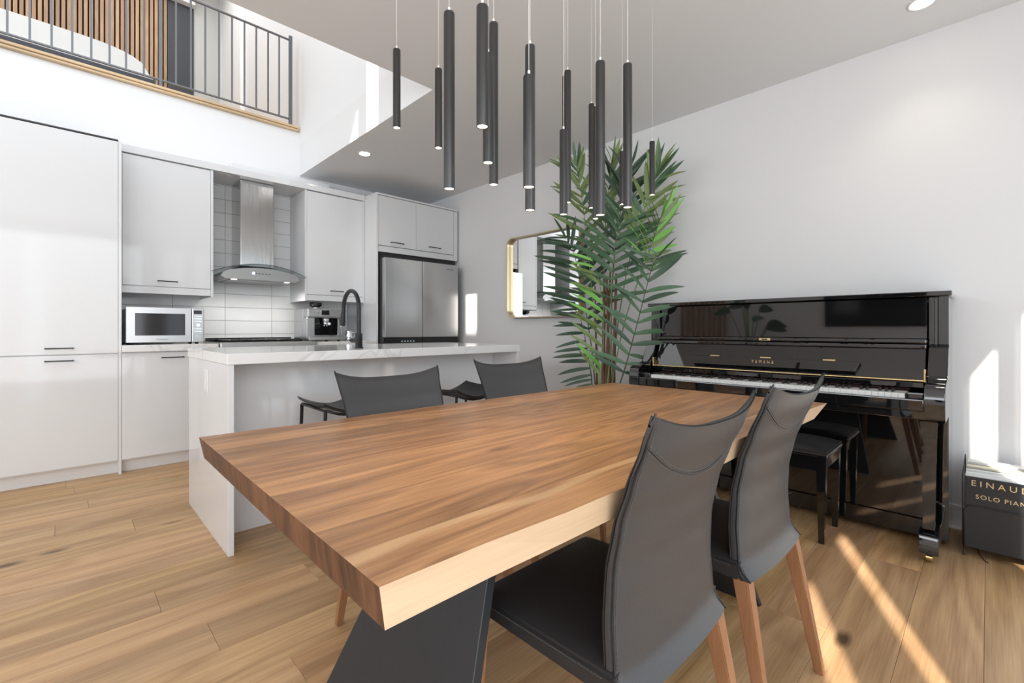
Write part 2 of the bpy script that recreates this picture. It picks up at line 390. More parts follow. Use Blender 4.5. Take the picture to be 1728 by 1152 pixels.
# ------------------------------------------------------------------ setting: shell
XW, YF, YK, XL = 3.325, -0.8, 4.97, -3.5      # piano wall, window wall, kitchen wall, left wall
XV, YV, ZC = 1.76, 2.565, 2.62                # void edges and ceiling height
b = N(); box(b, XW, XW+0.15, YF-0.2, YK+0.15, -0.02, ZC+0.1); struct('wall_right', b, M['wall'])
b = N(); box(b, XL-0.15, XW, YK, YK+0.12, -0.02, 3.066); struct('wall_back', b, M['wall'])
b = N(); box(b, XL-0.15, XL, YF-0.2, 8.1, -0.02, 6.2); struct('wall_left', b, M['wall'])
# window wall: tall slots between drawn panels
b = N()
slots = [(-1.067, -0.779), (-0.396, -0.158), (1.26, 1.558), (1.66, 3.1)]
xs = XL - 0.15
for a, c in slots:
    box(b, xs, a, YF-0.03, YF, -0.02, 2.62); xs = c
box(b, xs, XW+0.15, YF-0.03, YF, -0.02, 2.62)
for a, c in slots: box(b, a, c, YF-0.03, YF, 2.42, 2.62)
struct('wall_front', b, M['wall'])
for i, (a, c) in enumerate(slots):
    b = N()
    for q in ((a, a+.008), (c-.008, c)): box(b, q[0], q[1], YF-0.045, YF-0.031, 0, 2.42)
    box(b, a, c, YF-0.045, YF-0.031, 2.41, 2.42)
    struct('window_%d' % (i+1), b, M['black'])
# ceiling
b = N()
box(b, XL, XW, YF-0.2, YV, ZC, 2.95); box(b, XV, XW, YV, YK, ZC, 2.95)
struct('ceiling', b, M['ceil'])
# upper storey
b = N(); box(b, XV, XV+0.12, YV-0.2, 8.1, 2.95, 6.2); struct('wall_upper_right', b, M['wall'])
b = N(); box(b, XL, XV+0.12, 7.95, 8.1, 2.95, 6.2); struct('wall_upper_back', b, M['wall'])
b = N(); box(b, XL-0.15, XV+0.12, 2.4, 8.1, 6.0, 6.2); struct('ceiling_upper', b, M['ceil'])
b = N()
y0, y1 = 2.49, 2.52
box(b, XL, -1.6, y0, y1, 2.95, 6.0); box(b, -0.83, -0.52, y0, y1, 2.95, 6.0); box(b, -0.04, XV, y0, y1, 2.95, 6.0)
box(b, -1.6, -0.83, y0, y1, 4.88, 6.0); box(b, -0.52, -0.04, y0, y1, 5.35, 6.0)
struct('wall_upper_front', b, M['wall'])
b = N(); box(b, XL, XV, YK+0.121, 7.95, 2.95, 3.085); struct('floor_upper', b, M['nosing'])
b = N(); box(b, XL, 1.742, YK-0.035, YK+0.11, 3.068, 3.086, bev=0.003); box(b, XL, 1.742, YK-0.045, YK+0.11, 3.089, 3.112, bev=0.005)
struct('trim_1', b, M['nosing'])
# baseboard
b = N(); box(b, XW-0.014, XW, YF, 4.2, 0, 0.125, bev=0.003); box(b, XW-0.022, XW-0.012, YF, 4.2, 0, 0.018, bev=0.004)
struct('baseboard_right', b, M['trimw'])

# floor: sub-floor and planks (0.19 m wide, running along x)
b = N(); box(b, XL, XW, YF, YK, -0.03, -0.004); floor = struct('floor', b, M['sub'])
joints = {0: 1.15, -1: 1.10, 1: 2.621, 7: 0.515, 9: 0.365, 10: 0.76, 11: 0.26, 16: 0.27, 19: 0.11}
tints = {(1, 2.621): (1.14, 1.10, 1.0), (10, 0.76): (1.0, 1.0, 1.0), (9, 0.365): (0.80, 0.79, 0.78), (19, 0.11): (0.92, 0.9, 0.88), (7, 0.515): (0.93, 0.86, 0.80)}
rnd = random.Random(5)
G = 0.0004
for k in range(-5, 27):
    ya, yb = 0.01 + 0.19 * k, 0.01 + 0.19 * (k + 1)
    ya = max(ya, YF); yb = min(yb, YK)
    if yb - ya < 0.02: continue
    j = joints.get(k, rnd.uniform(-1.2, 0.3) if k > 2 else rnd.uniform(-0.9, 0.8))
    L = 2.2
    cuts = [j + L * i for i in range(-3, 4)]
    cuts = [c for c in cuts if XL + 0.1 < c < XW - 0.1]
    ed = [XL] + cuts + [XW]
    for xa, xb in zip(ed, ed[1:]):
        b = N(); box(b, xa+G, xb-G, ya+G, yb-G, -0.012, 0.0, bev=0.0009)
        o = obj('plank', b, M['floor'], floor)
        t = tints.get((k, round(xa, 3)))
        if t is None:
            q = rnd.uniform(0.87, 1.11); t = (q, q * rnd.uniform(0.96, 1.01), q * rnd.uniform(0.93, 1.02))
        o.color = (t[0], t[1], t[2], 1)

# ------------------------------------------------------------------ opposite side of the room, seen only in the reflections
t = thing('television', 'large black flat television on the wall behind the camera, mirrored in the piano', 'television', (XL+0.05, 1.3, 1.09))
bx('screen', M['screen'], t, XL+0.03, XL+0.05, 0.66, 1.96, 1.09, 1.86, bev=0.004)
bx('bezel', M['dark'], t, XL+0.005, XL+0.03, 0.65, 1.97, 1.08, 1.87, bev=0.004)
t = thing('slatted_screen', 'wooden stair screen of upright slats, mirrored in the upper panel of the piano', 'screen', (XL+0.1, 4.1, 0))
for i in range(9):
    bx('slat', M['slat'], t, XL+0.05, XL+0.10, 3.62+i*0.11, 3.66+i*0.11, 0.0, 2.3)
bx('rail', M['slat'], t, XL+0.04, XL+0.11, 3.58, 4.62, 2.3, 2.36)

t = thing('potted_plant', 'broad-leaved potted plant across the room, mirrored in the upper panel of the piano', 'plant', (XL+0.45, 3.05, 0))
b = N(); lathe(b, [(0, 0), (0.15, 0), (0.19, 0.34), (0.17, 0.34), (0.16, 0.30), (0, 0.30)], XL+0.45, 3.05, 24); obj('planter', b, M['trimw'], t)
rq = random.Random(3)
for i in range(11):
    a = i*2.4; rr_ = rq.uniform(0.12, 0.42); zt_ = rq.uniform(1.0, 1.75)
    p0 = Vector((XL+0.45, 3.05, 0.3)); p2 = Vector((XL+0.45+0.5*rr_*math.cos(a), 3.05+rr_*math.sin(a), zt_)); p1 = (p0+p2)/2+Vector((0, 0, 0.12))
    b = N(); tube(b, [p0, p1, p2], 0.008, 6); st_ = obj('stem', b, M['rachisg'], t)
    b = N(); d_ = Vector((0.3*math.cos(a), math.sin(a), 0.35)).normalized(); sd_ = d_.cross(Vector((1, 0, 0.2))).normalized(); R_ = []
    for k in range(9):
        u_ = k/8; wd_ = 0.085*math.sin(PI*(0.06+0.94*u_))**0.8 if k < 8 else 0.0
        c_ = p2 + d_*0.34*u_ - Vector((0, 0, 0.16*u_*u_))
        R_.append([b.verts.new(c_-sd_*wd_+Vector((0.02, 0, 0))), b.verts.new(c_), b.verts.new(c_+sd_*wd_+Vector((0.02, 0, 0)))])
    for p_, q_ in zip(R_, R_[1:]):
        b.faces.new((p_[0], p_[1], q_[1], q_[0])); b.faces.new((p_[1], p_[2], q_[2], q_[1]))
    obj('leaf', b, M['leafd'], st_, smooth=60)

# ------------------------------------------------------------------ cabinets
def handle(parent, x, y, z, wid=0.14, m=None):
    b = N()
    box(b, x-wid/2, x+wid/2, y-0.026, y-0.018, z-0.004, z+0.004, bev=0.0015)
    box(b, x-wid/2, x-wid/2+0.008, y-0.022, y, z-0.004, z+0.004); box(b, x+wid/2-0.008, x+wid/2, y-0.022, y, z-0.004, z+0.004)
    return obj('handle', b, M['black'], parent)
G3 = 0.0015
def door(parent, x0, x1, y, z0, z1, hz=None, hw=0.14, hx=None):
    d = bx('door', M['cab'], parent, x0+G3, x1-G3, y, y+0.019, z0+G3, z1-G3, bev=0.001)
    if hz is not None: handle(d, (x0+x1)/2 if hx is None else hx, y, hz, hw)
    return d
YC = 4.31
def tall(x0, x1, lab):
    t = thing('tall_cabinet', lab, 'cabinet', ((x0+x1)/2, YC, 0), 'tall pantry cabinets at the left of the kitchen')
    bx('carcass', M['cabm'], t, x0, x1, YC+0.021, YK-0.01, 0.09, 2.372)
    door(t, x0, x1, YC, 0.862, 2.366, 0.905)
    door(t, x0, x1, YC, 0.10, 0.858, 0.821)
    bx('toe_kick', M['cabm'], t, x0, x1, YC+0.07, YC+0.086, 0, 0.09)
    bx('top_shade_strip', M['dkgap'], t, x0, x1, YC+0.004, YK-0.01, 2.3725, 2.381)  # dark strip painting in the shade of the gap above the cabinet
    return t
t = tall(-0.315, 0.285, 'tall glossy white pantry cabinet with two black bar handles, left of the microwave')
bx('end_panel', M['cab'], t, 0.285, 0.303, YC, YK-0.01, 0, 2.372, bev=0.001)
tall(-0.915, -0.3165, 'tall glossy white cabinet running out of the frame at the far left')

# base cabinet left of the range
t = thing('base_cabinet', 'glossy white base cabinet under the microwave, black bar handle near its top', 'cabinet', (0.6, YC, 0))
bx('carcass', M['cabm'], t, 0.3035, 0.897, YC+0.021, YK-0.01, 0.09, 0.868)
door(t, 0.3035, 0.897, YC, 0.10, 0.860, 0.822, hx=0.60)
bx('toe_kick', M['cabm'], t, 0.3035, 0.897, YC+0.07, YC+0.086, 0, 0.09)
t = thing('base_cabinet', 'glossy white base cabinet under the espresso machine, mostly behind the island', 'cabinet', (1.96, YC, 0))
bx('carcass', M['cabm'], t, 1.667, 2.268, YC+0.021, YK-0.01, 0.09, 0.868)
door(t, 1.667, 2.268, YC, 0.10, 0.860, 0.822)
bx('toe_kick', M['cabm'], t, 1.667, 2.268, YC+0.07, YC+0.086, 0, 0.09)
b = N(); box(b, 0.304, 0.897, YC-0.02, YK-0.012, 0.869, 0.918, bev=0.003, seg=2)
tag(obj('countertop', b, M['quartz']), 'white veined worktop slab under the microwave', 'countertop')
b = N(); box(b, 1.667, 2.268, YC-0.02, YK-0.012, 0.869, 0.918, bev=0.003, seg=2)
tag(obj('countertop', b, M['quartz']), 'white veined worktop slab under the espresso machine', 'countertop')

# backsplash: grouted bed and stacked tiles
b = N(); box(b, 0.304, 2.268, YK-0.006, YK-0.0005, 0.92, 2.40); bs = struct('trim_2', b, M['grout'])
cols = [0.304, 0.690, 1.088, 1.490, 1.890, 2.268]
for i in range(5):
    z = 0.864
    while z < 2.37:
        za, zb = max(z, 0.92), min(z + 0.125, 2.40)
        b = N(); box(b, cols[i]+0.0015, cols[i+1]-0.0015, YK-0.0125, YK-0.006, za+0.0015, zb-0.0015, bev=0.001)
        obj('tile', b, M['tile'], bs); z += 0.125

# wall cabinets
def wallcab(x0, x1, lab, hx):
    yf = 4.55
    t = thing('wall_cabinet', lab, 'cabinet', ((x0+x1)/2, yf, 1.305))
    bx('side_panel', M['cab'], t, x0, x0+0.018, yf, YK-0.014, 1.305, 2.372, bev=0.001)
    bx('side_panel', M['cab'], t, x1-0.018, x1, yf, YK-0.014, 1.305, 2.372, bev=0.001)
    bx('carcass', M['cabm'], t, x0+0.0185, x1-0.0185, yf+0.022, YK-0.014, 1.36, 2.371)
    bx('light_rail', M['cab'], t, x0+0.0185, x1-0.0185, yf+0.004, yf+0.021, 1.312, 1.366, bev=0.001)
    door(t, x0+0.018, x1-0.018, yf+0.002, 1.369, 2.366, 1.413, 0.13, hx)
    return t
wallcab(0.3045, 0.912, 'glossy white wall cabinet above the microwave', 0.60)
wallcab(1.662, 2.267, 'glossy white wall cabinet above the espresso machine, right of the hood', 1.972)
b = N(); box(b, 0.3045, 2.267, 4.54, 4.60, 2.374, 2.43, bev=0.001); box(b, 0.913, 1.661, 4.60, YK-0.014, 2.374, 2.40)
tag(obj('cornice_board', b, M['cab']), 'white cover board along the top of the wall cabinets, bridging over the hood', 'board')
b = N(); box(b, 1.09, 1.98, 4.74, YK-0.001, 2.432, 2.53, bev=0.002)
tag(obj('duct_box', b, M['cabm']), 'low white boxed duct on top of the wall cabinets above the hood', 'duct cover')

# fridge surround and cabinet above
t = thing('fridge_cabinet', 'white two-door cabinet bridging above the fridge with its tall side panel', 'cabinet', (2.78, YC, 0))
bx('side_panel', M['cab'], t, 2.27, 2.290, YC-0.01, YK-0.01, 0, 2.40, bev=0.001)
bx('carcass', M['cabm'], t, 2.291, 3.28, YC+0.021, YK-0.01, 1.90, 2.385)
bx('top_board', M['cab'], t, 2.27, 3.30, YC-0.012, YK-0.01, 2.401, 2.418, bev=0.001)
door(t, 2.293, 2.742, YC, 1.89, 2.398, 1.932, 0.15, 2.51)
door(t, 2.742, 3.245, YC, 1.89, 2.398, 1.942, 0.15, 2.98)
bx('filler_strip', M['cab'], t, 3.247, 3.30, YC, YC+0.018, 1.825, 2.398)
bx('rail', M['cab'], t, 2.291, 3.246, YC+0.001, YC+0.018, 1.825, 1.886, bev=0.001)
bx('backing', M['dkgap'], t, 2.291, 3.30, YC+0.05, YC+0.06, 0.02, 1.90)

t = thing('refrigerator', 'wide brushed steel French-door refrigerator with a black touch strip', 'refrigerator', (2.77, 4.2, 0))
bx('body', M['dkgap'], t, 2.315, 3.235, 4.262, 4.355, 0.03, 1.755)
bx('door', M['fridge'], t, 2.312, 2.749, 4.2, 4.26, 0.952, 1.756, bev=0.004, seg=2)
d2 = bx('door', M['fridge'], t, 2.757, 3.225, 4.2, 4.26, 0.952, 1.756, bev=0.004, seg=2)
for a, c in ((2.312, 2.749), (2.757, 3.225)):
    bx('touch_strip', M['glassblk'], t, a, c, 4.206, 4.26, 0.872, 0.950)
bx('drawer', M['fridge'], t, 2.312, 2.749, 4.2, 4.26, 0.06, 0.868, bev=0.004, seg=2)
bx('drawer', M['fridge'], t, 2.757, 3.225, 4.2, 4.26, 0.06, 0.868, bev=0.004, seg=2)
b = N()
for i in range(5): box(b, 2.50+i*0.035, 2.512+i*0.035, 4.204, 4.2065, 0.905, 0.917)
obj('touch_symbols', b, M['lcd'], t)
b = N()
for i, wv in enumerate((0.010, 0.008, 0.010, 0.004, 0.010, 0.008, 0.010)): box(b, 3.07+i*0.013, 3.07+i*0.013+wv, 4.1992, 4.2005, 1.695, 1.705)
obj('maker_mark', b, M['greyc'], d2)

# ------------------------------------------------------------------ range and hood
t = thing('range', 'stainless slide-in range with a black cooktop, behind the island', 'stove', (1.28, 4.3, 0))
bx('body', M['steel'], t, 0.902, 1.662, YC+0.01, 4.92, 0.05, 0.90)
bx('front_lip', M['steelh'], t, 0.900, 1.664, YC-0.06, YC+0.03, 0.868, 0.925, bev=0.008, seg=2)
bx('cooktop', M['glassblk'], t, 0.902, 1.662, YC+0.03, 4.94, 0.90, 0.928, bev=0.003)
bx('oven_door', M['glassblk'], t, 0.91, 1.654, YC-0.02, YC+0.009, 0.20, 0.80, bev=0.004)
b = N(); tube(b, [(0.95, YC-0.07, 0.76), (1.61, YC-0.07, 0.76)], 0.011)
for x in (0.97, 1.59): tube(b, [(x, YC-0.07, 0.76), (x, YC-0.01, 0.76)], 0.007)
obj('oven_handle', b, M['steel'], t)
for x in (1.09, 1.28, 1.47):
    b = N()
    for y in (4.42, 4.55, 4.68, 4.81): box(b, x-0.085, x+0.085, y-0.006, y+0.006, 0.934, 0.946, bev=0.002)
    for dx in (-0.085, 0.0, 0.085): box(b, x+dx-0.006, x+dx+0.006, 4.40, 4.83, 0.929, 0.944, bev=0.002)
    obj('grate', b, M['black'], t)
bx('vent_strip', M['dark'], t, 0.92, 1.645, 4.87, 4.93, 0.928, 0.955, bev=0.004)

t = thing('range_hood', 'stainless chimney range hood with a curved glass visor above the stove', 'range hood', (1.28, 4.6, 1.46))
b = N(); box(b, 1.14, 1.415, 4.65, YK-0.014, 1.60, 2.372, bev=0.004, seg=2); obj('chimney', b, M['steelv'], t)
b = N(); n = 20   # canopy body: flat bottom, arched top
top = []
for i in range(n+1):
    x = 0.975 + 0.60 * i / n; u = (x-1.275)/0.30
    top.append((x, 1.575 - 0.045*u*u))
prism(b, [(0.955, 1.487), (0.975, 1.52)] + top[1:-1] + [(1.575, 1.52), (1.595, 1.487), (1.56, 1.467), (0.99, 1.467)], 4.50, YK-0.015, 'y')
obj('canopy', b, M['steelc'], t)
b = N()
def arc(i, dz=0): 
    x = 0.885 + 0.765 * i / 28; u = (x-1.268)/0.383
    return (x, 1.598 - 0.085*u*u + dz)
A = []; 
for i in range(29):
    x, z = arc(i); u = (x-1.268)/0.383
    yf = 4.43 + 0.05*u*u
    A.append([b.verts.new((x, yf, z)), b.verts.new((x, 4.93, z)), b.verts.new((x, 4.93, z+0.006)), b.verts.new((x, yf, z+0.006))])
for p, q in zip(A, A[1:]):
    for k in range(4): b.faces.new((p[k], p[(k+1) % 4], q[(k+1) % 4], q[k]))
b.faces.new(A[0]); b.faces.new(A[-1][::-1])
obj('glass_visor', b, M['hoodglass'], t, smooth=40)
b = N(); tube(b, [(x, 4.43 + 0.05*((x-1.268)/0.383)**2, z+0.003) for x, z in (arc(i) for i in range(29))], 0.0022, 6)
obj('visor_edge', b, M['dkgap'], t)
bx('filter', M['foam'], t, 1.03, 1.52, 4.54, 4.90, 1.461, 1.4668)
for x in (1.06, 1.49):
    b = N(); lathe(b, [(0, 1.4605), (0.022, 1.4605), (0.024, 1.4665)], x, 4.525, 16); obj('lamp', b, M['led'], t)
    l = bpy.data.lights.new('hood_lamp_light', 'SPOT'); l.energy = 9; l.color = (1, 0.97, 0.92); l.spot_size = math.radians(150); l.spot_blend = 0.9; l.shadow_soft_size = 0.03
    lo_ = bpy.data.objects.new('hood_lamp_light', l); C.objects.link(lo_); lo_.parent = t; lo_.location = Vector((x, 4.56, 1.455)) - wloc(t); lo_.rotation_euler = (math.radians(12), 0, 0)
b = N()
for i in range(5):
    cxx = 1.225 + i * 0.028
    box(b, cxx-0.006, cxx+0.006, 4.4965, 4.4995, 1.521, 1.529)
obj('buttons', b, M['greyc'], t)
b = N(); lathe(b, [(0, 4.4955-4.5), (0.012, -0.0045), (0.012, 0)], 0, 0, 16)
for v in b.verts: v.co = Vector((1.205 + v.co.x, 4.4995 + v.co.z, 1.525 + v.co.y))
obj('display_ring', b, M['bluel'], t)

# ------------------------------------------------------------------ microwave
t = thing('microwave', 'silver countertop microwave with a dark window and push buttons', 'microwave', (0.58, 4.45, 0.918))
x0, x1, yf = 0.335, 0.826, 4.455
bx('body', M['steelh'], t, x0+0.008, x1-0.006, yf+0.018, yf+0.36, 0.932, 1.192, bev=0.004)
d = bx('door', M['steelh'], t, x0, x1-0.082, yf, yf+0.017, 0.930, 1.203, bev=0.004, seg=2)
bx('window', M['ovenwin'], d, x0+0.055, x1-0.125, yf-0.0015, yf+0.001, 0.985, 1.155)
text('maker_name', 'Panasonic', 0.017, (0.555, yf-0.0005, 0.955), '-y', M['greyc'], d, 0.0004, sx=1.1)
cp = bx('control_panel', M['steelh'], t, x1-0.079, x1, yf, yf+0.017, 0.930, 1.203, bev=0.004, seg=2)
bx('display', M['glassblk'], cp, x1-0.068, x1-0.013, yf-0.001, yf+0.001, 1.155, 1.185)
for z in (1.137, 1.117, 1.097, 1.037, 1.016):
    bx('button', M['chrome'], cp, x1-0.066, x1-0.014, yf-0.0015, yf+0.001, z-0.003, z+0.003)
b = N(); tube(b, [(x1-0.040, yf-0.010, 1.067), (x1-0.040, yf, 1.067)], 0.013, 20); obj('knob', b, M['chrome'], cp)
bx('open_button', M['steel'], cp, x1-0.066, x1-0.014, yf-0.002, yf+0.001, 0.952, 0.992, bev=0.002)
for x in (x0+0.04, x1-0.04):
    for y in (yf+0.05, yf+0.32):
        b = N(); tube(b, [(x, y, 0.918), (x, y, 0.933)], 0.012, 10); obj('foot', b, M['dark'], t)

# ------------------------------------------------------------------ espresso machine
t = thing('espresso_machine', 'stainless espresso machine with bean hopper and small screen', 'coffee machine', (1.85, 4.5, 0.918))
ex0, ex1, ey = 1.668, 2.03, 4.50
bx('body', M['steel'], t, ex0, ex1, ey+0.13, ey+0.36, 0.935, 1.232, bev=0.008, seg=2)
bx('top_head', M['steelh'], t, ex0, ex1, ey+0.0, ey+0.13, 1.145, 1.234, bev=0.012, seg=3)
bx('side_cheek', M['steel'], t, ex0, ex0+0.075, ey+0.02, ey+0.13, 0.94, 1.146, bev=0.004)
bx('back_plate', M['glassblk'], t, ex0+0.076, ex1-0.03, ey+0.10, ey+0.129, 0.975, 1.144)
tr = bx('drip_tray', M['steelh'], t, ex0+0.004, ex1, ey-0.02, ey+0.129, 0.930, 0.965, bev=0.005, seg=2)
b = N()
for i in range(12): box(b, ex0+0.09+i*0.019, ex0+0.098+i*0.019, ey-0.01, ey+0.095, 0.965, 0.970)
obj('tray_grille', b, M['chrome'], tr)
sc = bx('screen', M['glassblk'], t, 1.80, 1.875, ey-0.003, ey+0.001, 1.172, 1.218, bev=0.001)
bx('screen_frame', M['chrome'], t, 1.794, 1.881, ey-0.0015, ey+0.001, 1.167, 1.223)
b = N(); tube(b, [(1.765, ey-0.010, 1.205), (1.765, ey, 1.205)], 0.013, 16); obj('power_button', b, M['chrome'], t)
b = N(); tube(b, [(1.86, ey+0.055, 1.146), (1.86, ey+0.055, 1.105)], 0.034, 20); obj('group_head', b, M['chrome'], t)
b = N(); tube(b, [(1.86, ey+0.055, 1.104), (1.86, ey+0.055, 1.082)], 0.030, 20); tube(b, [(1.86, ey+0.03, 1.092), (1.85, ey-0.06, 1.085)], [0.009, 0.014], 10)
tube(b, [(1.85, ey+0.055, 1.084), (1.845, ey+0.055, 1.062)], 0.006, 8); tube(b, [(1.87, ey+0.055, 1.084), (1.875, ey+0.055, 1.062)], 0.006, 8)
obj('portafilter', b, M['chrome'], t)
b = N(); tube(b, [(1.745, ey+0.05, 1.146), (1.745, ey+0.05, 1.10)], 0.022, 14); tube(b, [(1.70, ey+0.03, 1.108), (1.79, ey+0.03, 1.108)], 0.008, 8)
obj('grind_outlet', b, M['dark'], t)
b = N(); tube(b, [(1.985, ey+0.03, 1.145), (1.988, ey+0.0, 1.10), (1.99, ey-0.01, 0.985)], 0.004, 8); obj('steam_wand', b, M['chrome'], t)
b = N(); lathe(b, [(0.028, 1.234), (0.030, 1.250), (0.058, 1.268), (0.060, 1.290), (0.056, 1.297), (0, 1.299)], 1.80, ey+0.15, 24); obj('bean_hopper', b, M['glassblk'], t)
b = N(); lathe(b, [(0.031, 1.236), (0.0345, 1.238), (0.0345, 1.250), (0.031, 1.252)], 1.80, ey+0.15, 24); obj('hopper_collar', b, M['chrome'], t)
for x in (ex0+0.05, ex1-0.05):
    b = N(); tube(b, [(x, ey+0.03, 0.918), (x, ey+0.03, 0.931)], 0.014, 12); obj('foot', b, M['dark'], t)
    b = N(); tube(b, [(x, ey+0.32, 0.918), (x, ey+0.32, 0.936)], 0.014, 12); obj('foot', b, M['dark'], t)
t = thing('milk_jug', 'small steel milk jug beside the espresso machine', 'jug', (2.095, 4.55, 0.918))
b = N(); lathe(b, [(0, 0.918), (0.036, 0.918), (0.040, 0.93), (0.038, 0.97), (0.033, 1.005), (0.035, 1.018), (0.032, 1.018), (0.030, 1.004), (0.036, 0.93), (0, 0.925)], 2.095, 4.55, 24); obj('body', b, M['chrome'], t)
b = N(); tube(b, [(2.13, 4.55, 1.005), (2.155, 4.55, 1.0), (2.158, 4.55, 0.96), (2.134, 4.55, 0.945)], 0.004, 8); obj('handle', b, M['chrome'], t)

# ------------------------------------------------------------------ island
IX0, IX1, IY0, IY1 = 0.538, 2.405, 2.398, 3.32
t = thing('kitchen_island', 'white waterfall kitchen island with a recessed back and a side socket', 'kitchen island', (1.47, 2.86, 0))
bx('end_panel', M['cab'], t, IX0, IX0+0.024, IY0, IY1-0.02, 0, 0.869, bev=0.001)
bx('end_panel', M['cab'], t, IX1-0.026, IX1-0.002, IY0, IY1-0.02, 0, 0.869, bev=0.001)
bx('back_panel', M['cab'], t, IX0+0.0245, IX1-0.0265, 2.662, 2.68, 0, 0.869)
bx('carcass', M['cabm'], t, IX0+0.0245, IX1-0.0265, 2.681, IY1-0.06, 0.09, 0.868)
bx('countertop', M['quartz'], t, IX0-0.004, IX1+0.004, IY0-0.004, IY1, 0.870, 0.920, bev=0.003, seg=2)
s = bx('socket', M['trimw'], t, IX0-0.006, IX0, 2.79, 2.862, 0.705, 0.822, bev=0.002)
bx('socket_face', M['trimw'], s, IX0-0.010, IX0-0.006, 2.809, 2.843, 0.722, 0.805, bev=0.002)
t = thing('faucet', 'matt black gooseneck kitchen tap standing on the island', 'faucet', (1.27, 2.62, 0.92))
b = N(); lathe(b, [(0.0, 0.920), (0.026, 0.920), (0.026, 0.926), (0.0205, 0.927), (0.0205, 1.005), (0.019, 1.008), (0, 1.008)], 1.27, 2.62, 24); obj('base', b, M['black'], t)
b = N(); pts = [(1.27, 2.62, 1.0), (1.27, 2.62, 1.16)]
for i in range(1, 15):
    a = PI * i / 14 * 1.02
    pts.append((1.27, 2.62 + 0.105 - 0.105*math.cos(a), 1.16 + 0.108*math.sin(a)))
pts.append((1.27, 2.835, 1.12))
tube(b, pts, 0.0125, 14); obj('spout', b, M['black'], t, smooth=50)
b = N(); tube(b, [(1.27, 2.834, 1.135), (1.27, 2.838, 1.115), (1.27, 2.843, 1.075), (1.27, 2.846, 1.055)], [0.0135, 0.0145, 0.017, 0.0165], 14); obj('spray_head', b, M['black'], t, smooth=50)
b = N(); tube(b, [(1.27, 2.62, 0.965), (1.27, 2.71, 0.965)], 0.0155, 14); obj('mixer', b, M['black'], t, smooth=50)
b = N(); tube(b, [(1.27, 2.705, 0.965), (1.262, 2.735, 0.968)], 0.004, 8); obj('lever', b, M['black'], t)

# ------------------------------------------------------------------ bar stools
def stool(cx, cy, lab, z0=0.0):
    t = thing('bar_stool', lab, 'stool', (cx, cy, 0), 'saddle seat bar stools at the island')
    hw, hd = 0.175, 0.175
    def sf(u, v):
        a, c = 2*u-1, 2*v-1
        return 0.655 + z0 + 0.045*a*a + 0.012*c*c*abs(a)
    b = N()
    grid_pad(b, lambda u, v: (cx+hw*(2*u-1), cy+hd*(2*v-1), sf(u, v)), lambda u, v: (cx+hw*(2*u-1)*0.97, cy+hd*(2*v-1)*0.97, sf(u, v)-0.016), 14, 10)
    obj('seat', b, M['leatherd'], t, smooth=40)
    b = N()
    for c in (-1, 1): tube(b, [(cx+hw*0.9*q, cy+c*hd*0.88, 0.634+z0+0.045*(0.9*q)**2) for q in (-1, -.6, -.2, .2, .6, 1)], 0.007, 6)
    for a in (-1, 1): tube(b, [(cx+a*hw*0.9, cy-hd*0.88, 0.668+z0), (cx+a*hw*0.9, cy+hd*0.88, 0.668+z0)], 0.007, 6)
    obj('seat_frame', b, M['black'], t)
    for a in (-1, 1):
        for c in (-1, 1):
            b = N(); tube(b, [(cx+a*hw*1.0, cy+c*hd*0.95, 0), (cx+a*hw*0.9, cy+c*hd*0.88, 0.668+z0)], 0.0085, 8); obj('leg', b, M['black'], t)
    b = N(); zz = 0.22
    for p, q in (((-1, -1), (1, -1)), ((1, -1), (1, 1)), ((1, 1), (-1, 1)), ((-1, 1), (-1, -1))):
        tube(b, [(cx+p[0]*hw*.967, cy+p[1]*hd*.927, zz), (cx+q[0]*hw*.967, cy+q[1]*hd*.927, zz)], 0.006, 6)
    obj('footrest', b, M['black'], t)
stool(1.075, 2.40, 'black saddle-seat bar stool nearest the left end of the island', -0.035)
stool(1.84, 2.36, 'black saddle-seat bar stool glimpsed between the two far dining chairs', -0.035)

# ------------------------------------------------------------------ mirror
t = thing('wall_mirror', 'rounded rectangular wall mirror in a deep champagne gold frame', 'mirror', (3.30, 2.95, 1.15))
def rr(y0, y1, z0, z1, r, n=8):
    P = []
    for cy, cz, a0 in ((y1-r, z1-r, 0), (y0+r, z1-r, 90), (y0+r, z0+r, 180), (y1-r, z0+r, 270)):
        for i in range(n+1):
            a = math.radians(a0 + 90*i/n); P.append((cy + r*math.cos(a), cz + r*math.sin(a)))
    return P
my0, my1, mz0, mz1 = 2.50, 3.425, 1.148, 1.952
def band(name, xa, xb, inset_o, inset_i, m):
    b = N(); O = rr(my0+inset_o, my1-inset_o, mz0+inset_o, mz1-inset_o, 0.075-inset_o*0.5); I = rr(my0+inset_i, my1-inset_i, mz0+inset_i, mz1-inset_i, 0.075-inset_i*0.5)
    n = len(O); R = []
    for Pp, x in ((O, xa), (O, xb), (I, xb), (I, xa)): R.append([b.verts.new((x, p[0], p[1])) for p in Pp])
    for k in range(4):
        for i in range(n): b.faces.new((R[k][i], R[k][(i+1) % n], R[(k+1) % 4][(i+1) % n], R[(k+1) % 4][i]))
    return obj(name, b, m, t, smooth=35)
band('frame', 3.285, XW-0.001, 0.0, 0.008, M['goldf'])
band('frame_groove', 3.281, 3.285, 0.003, 0.008, M['dkgap'])
band('frame_front', 3.250, 3.281, 0.0, 0.008, M['goldf'])
b = N(); prism(b, rr(my0+0.009, my1-0.009, mz0+0.009, mz1-0.009, 0.07), 3.292, 3.298, 'x'); obj('glass', b, M['mirror'], t)

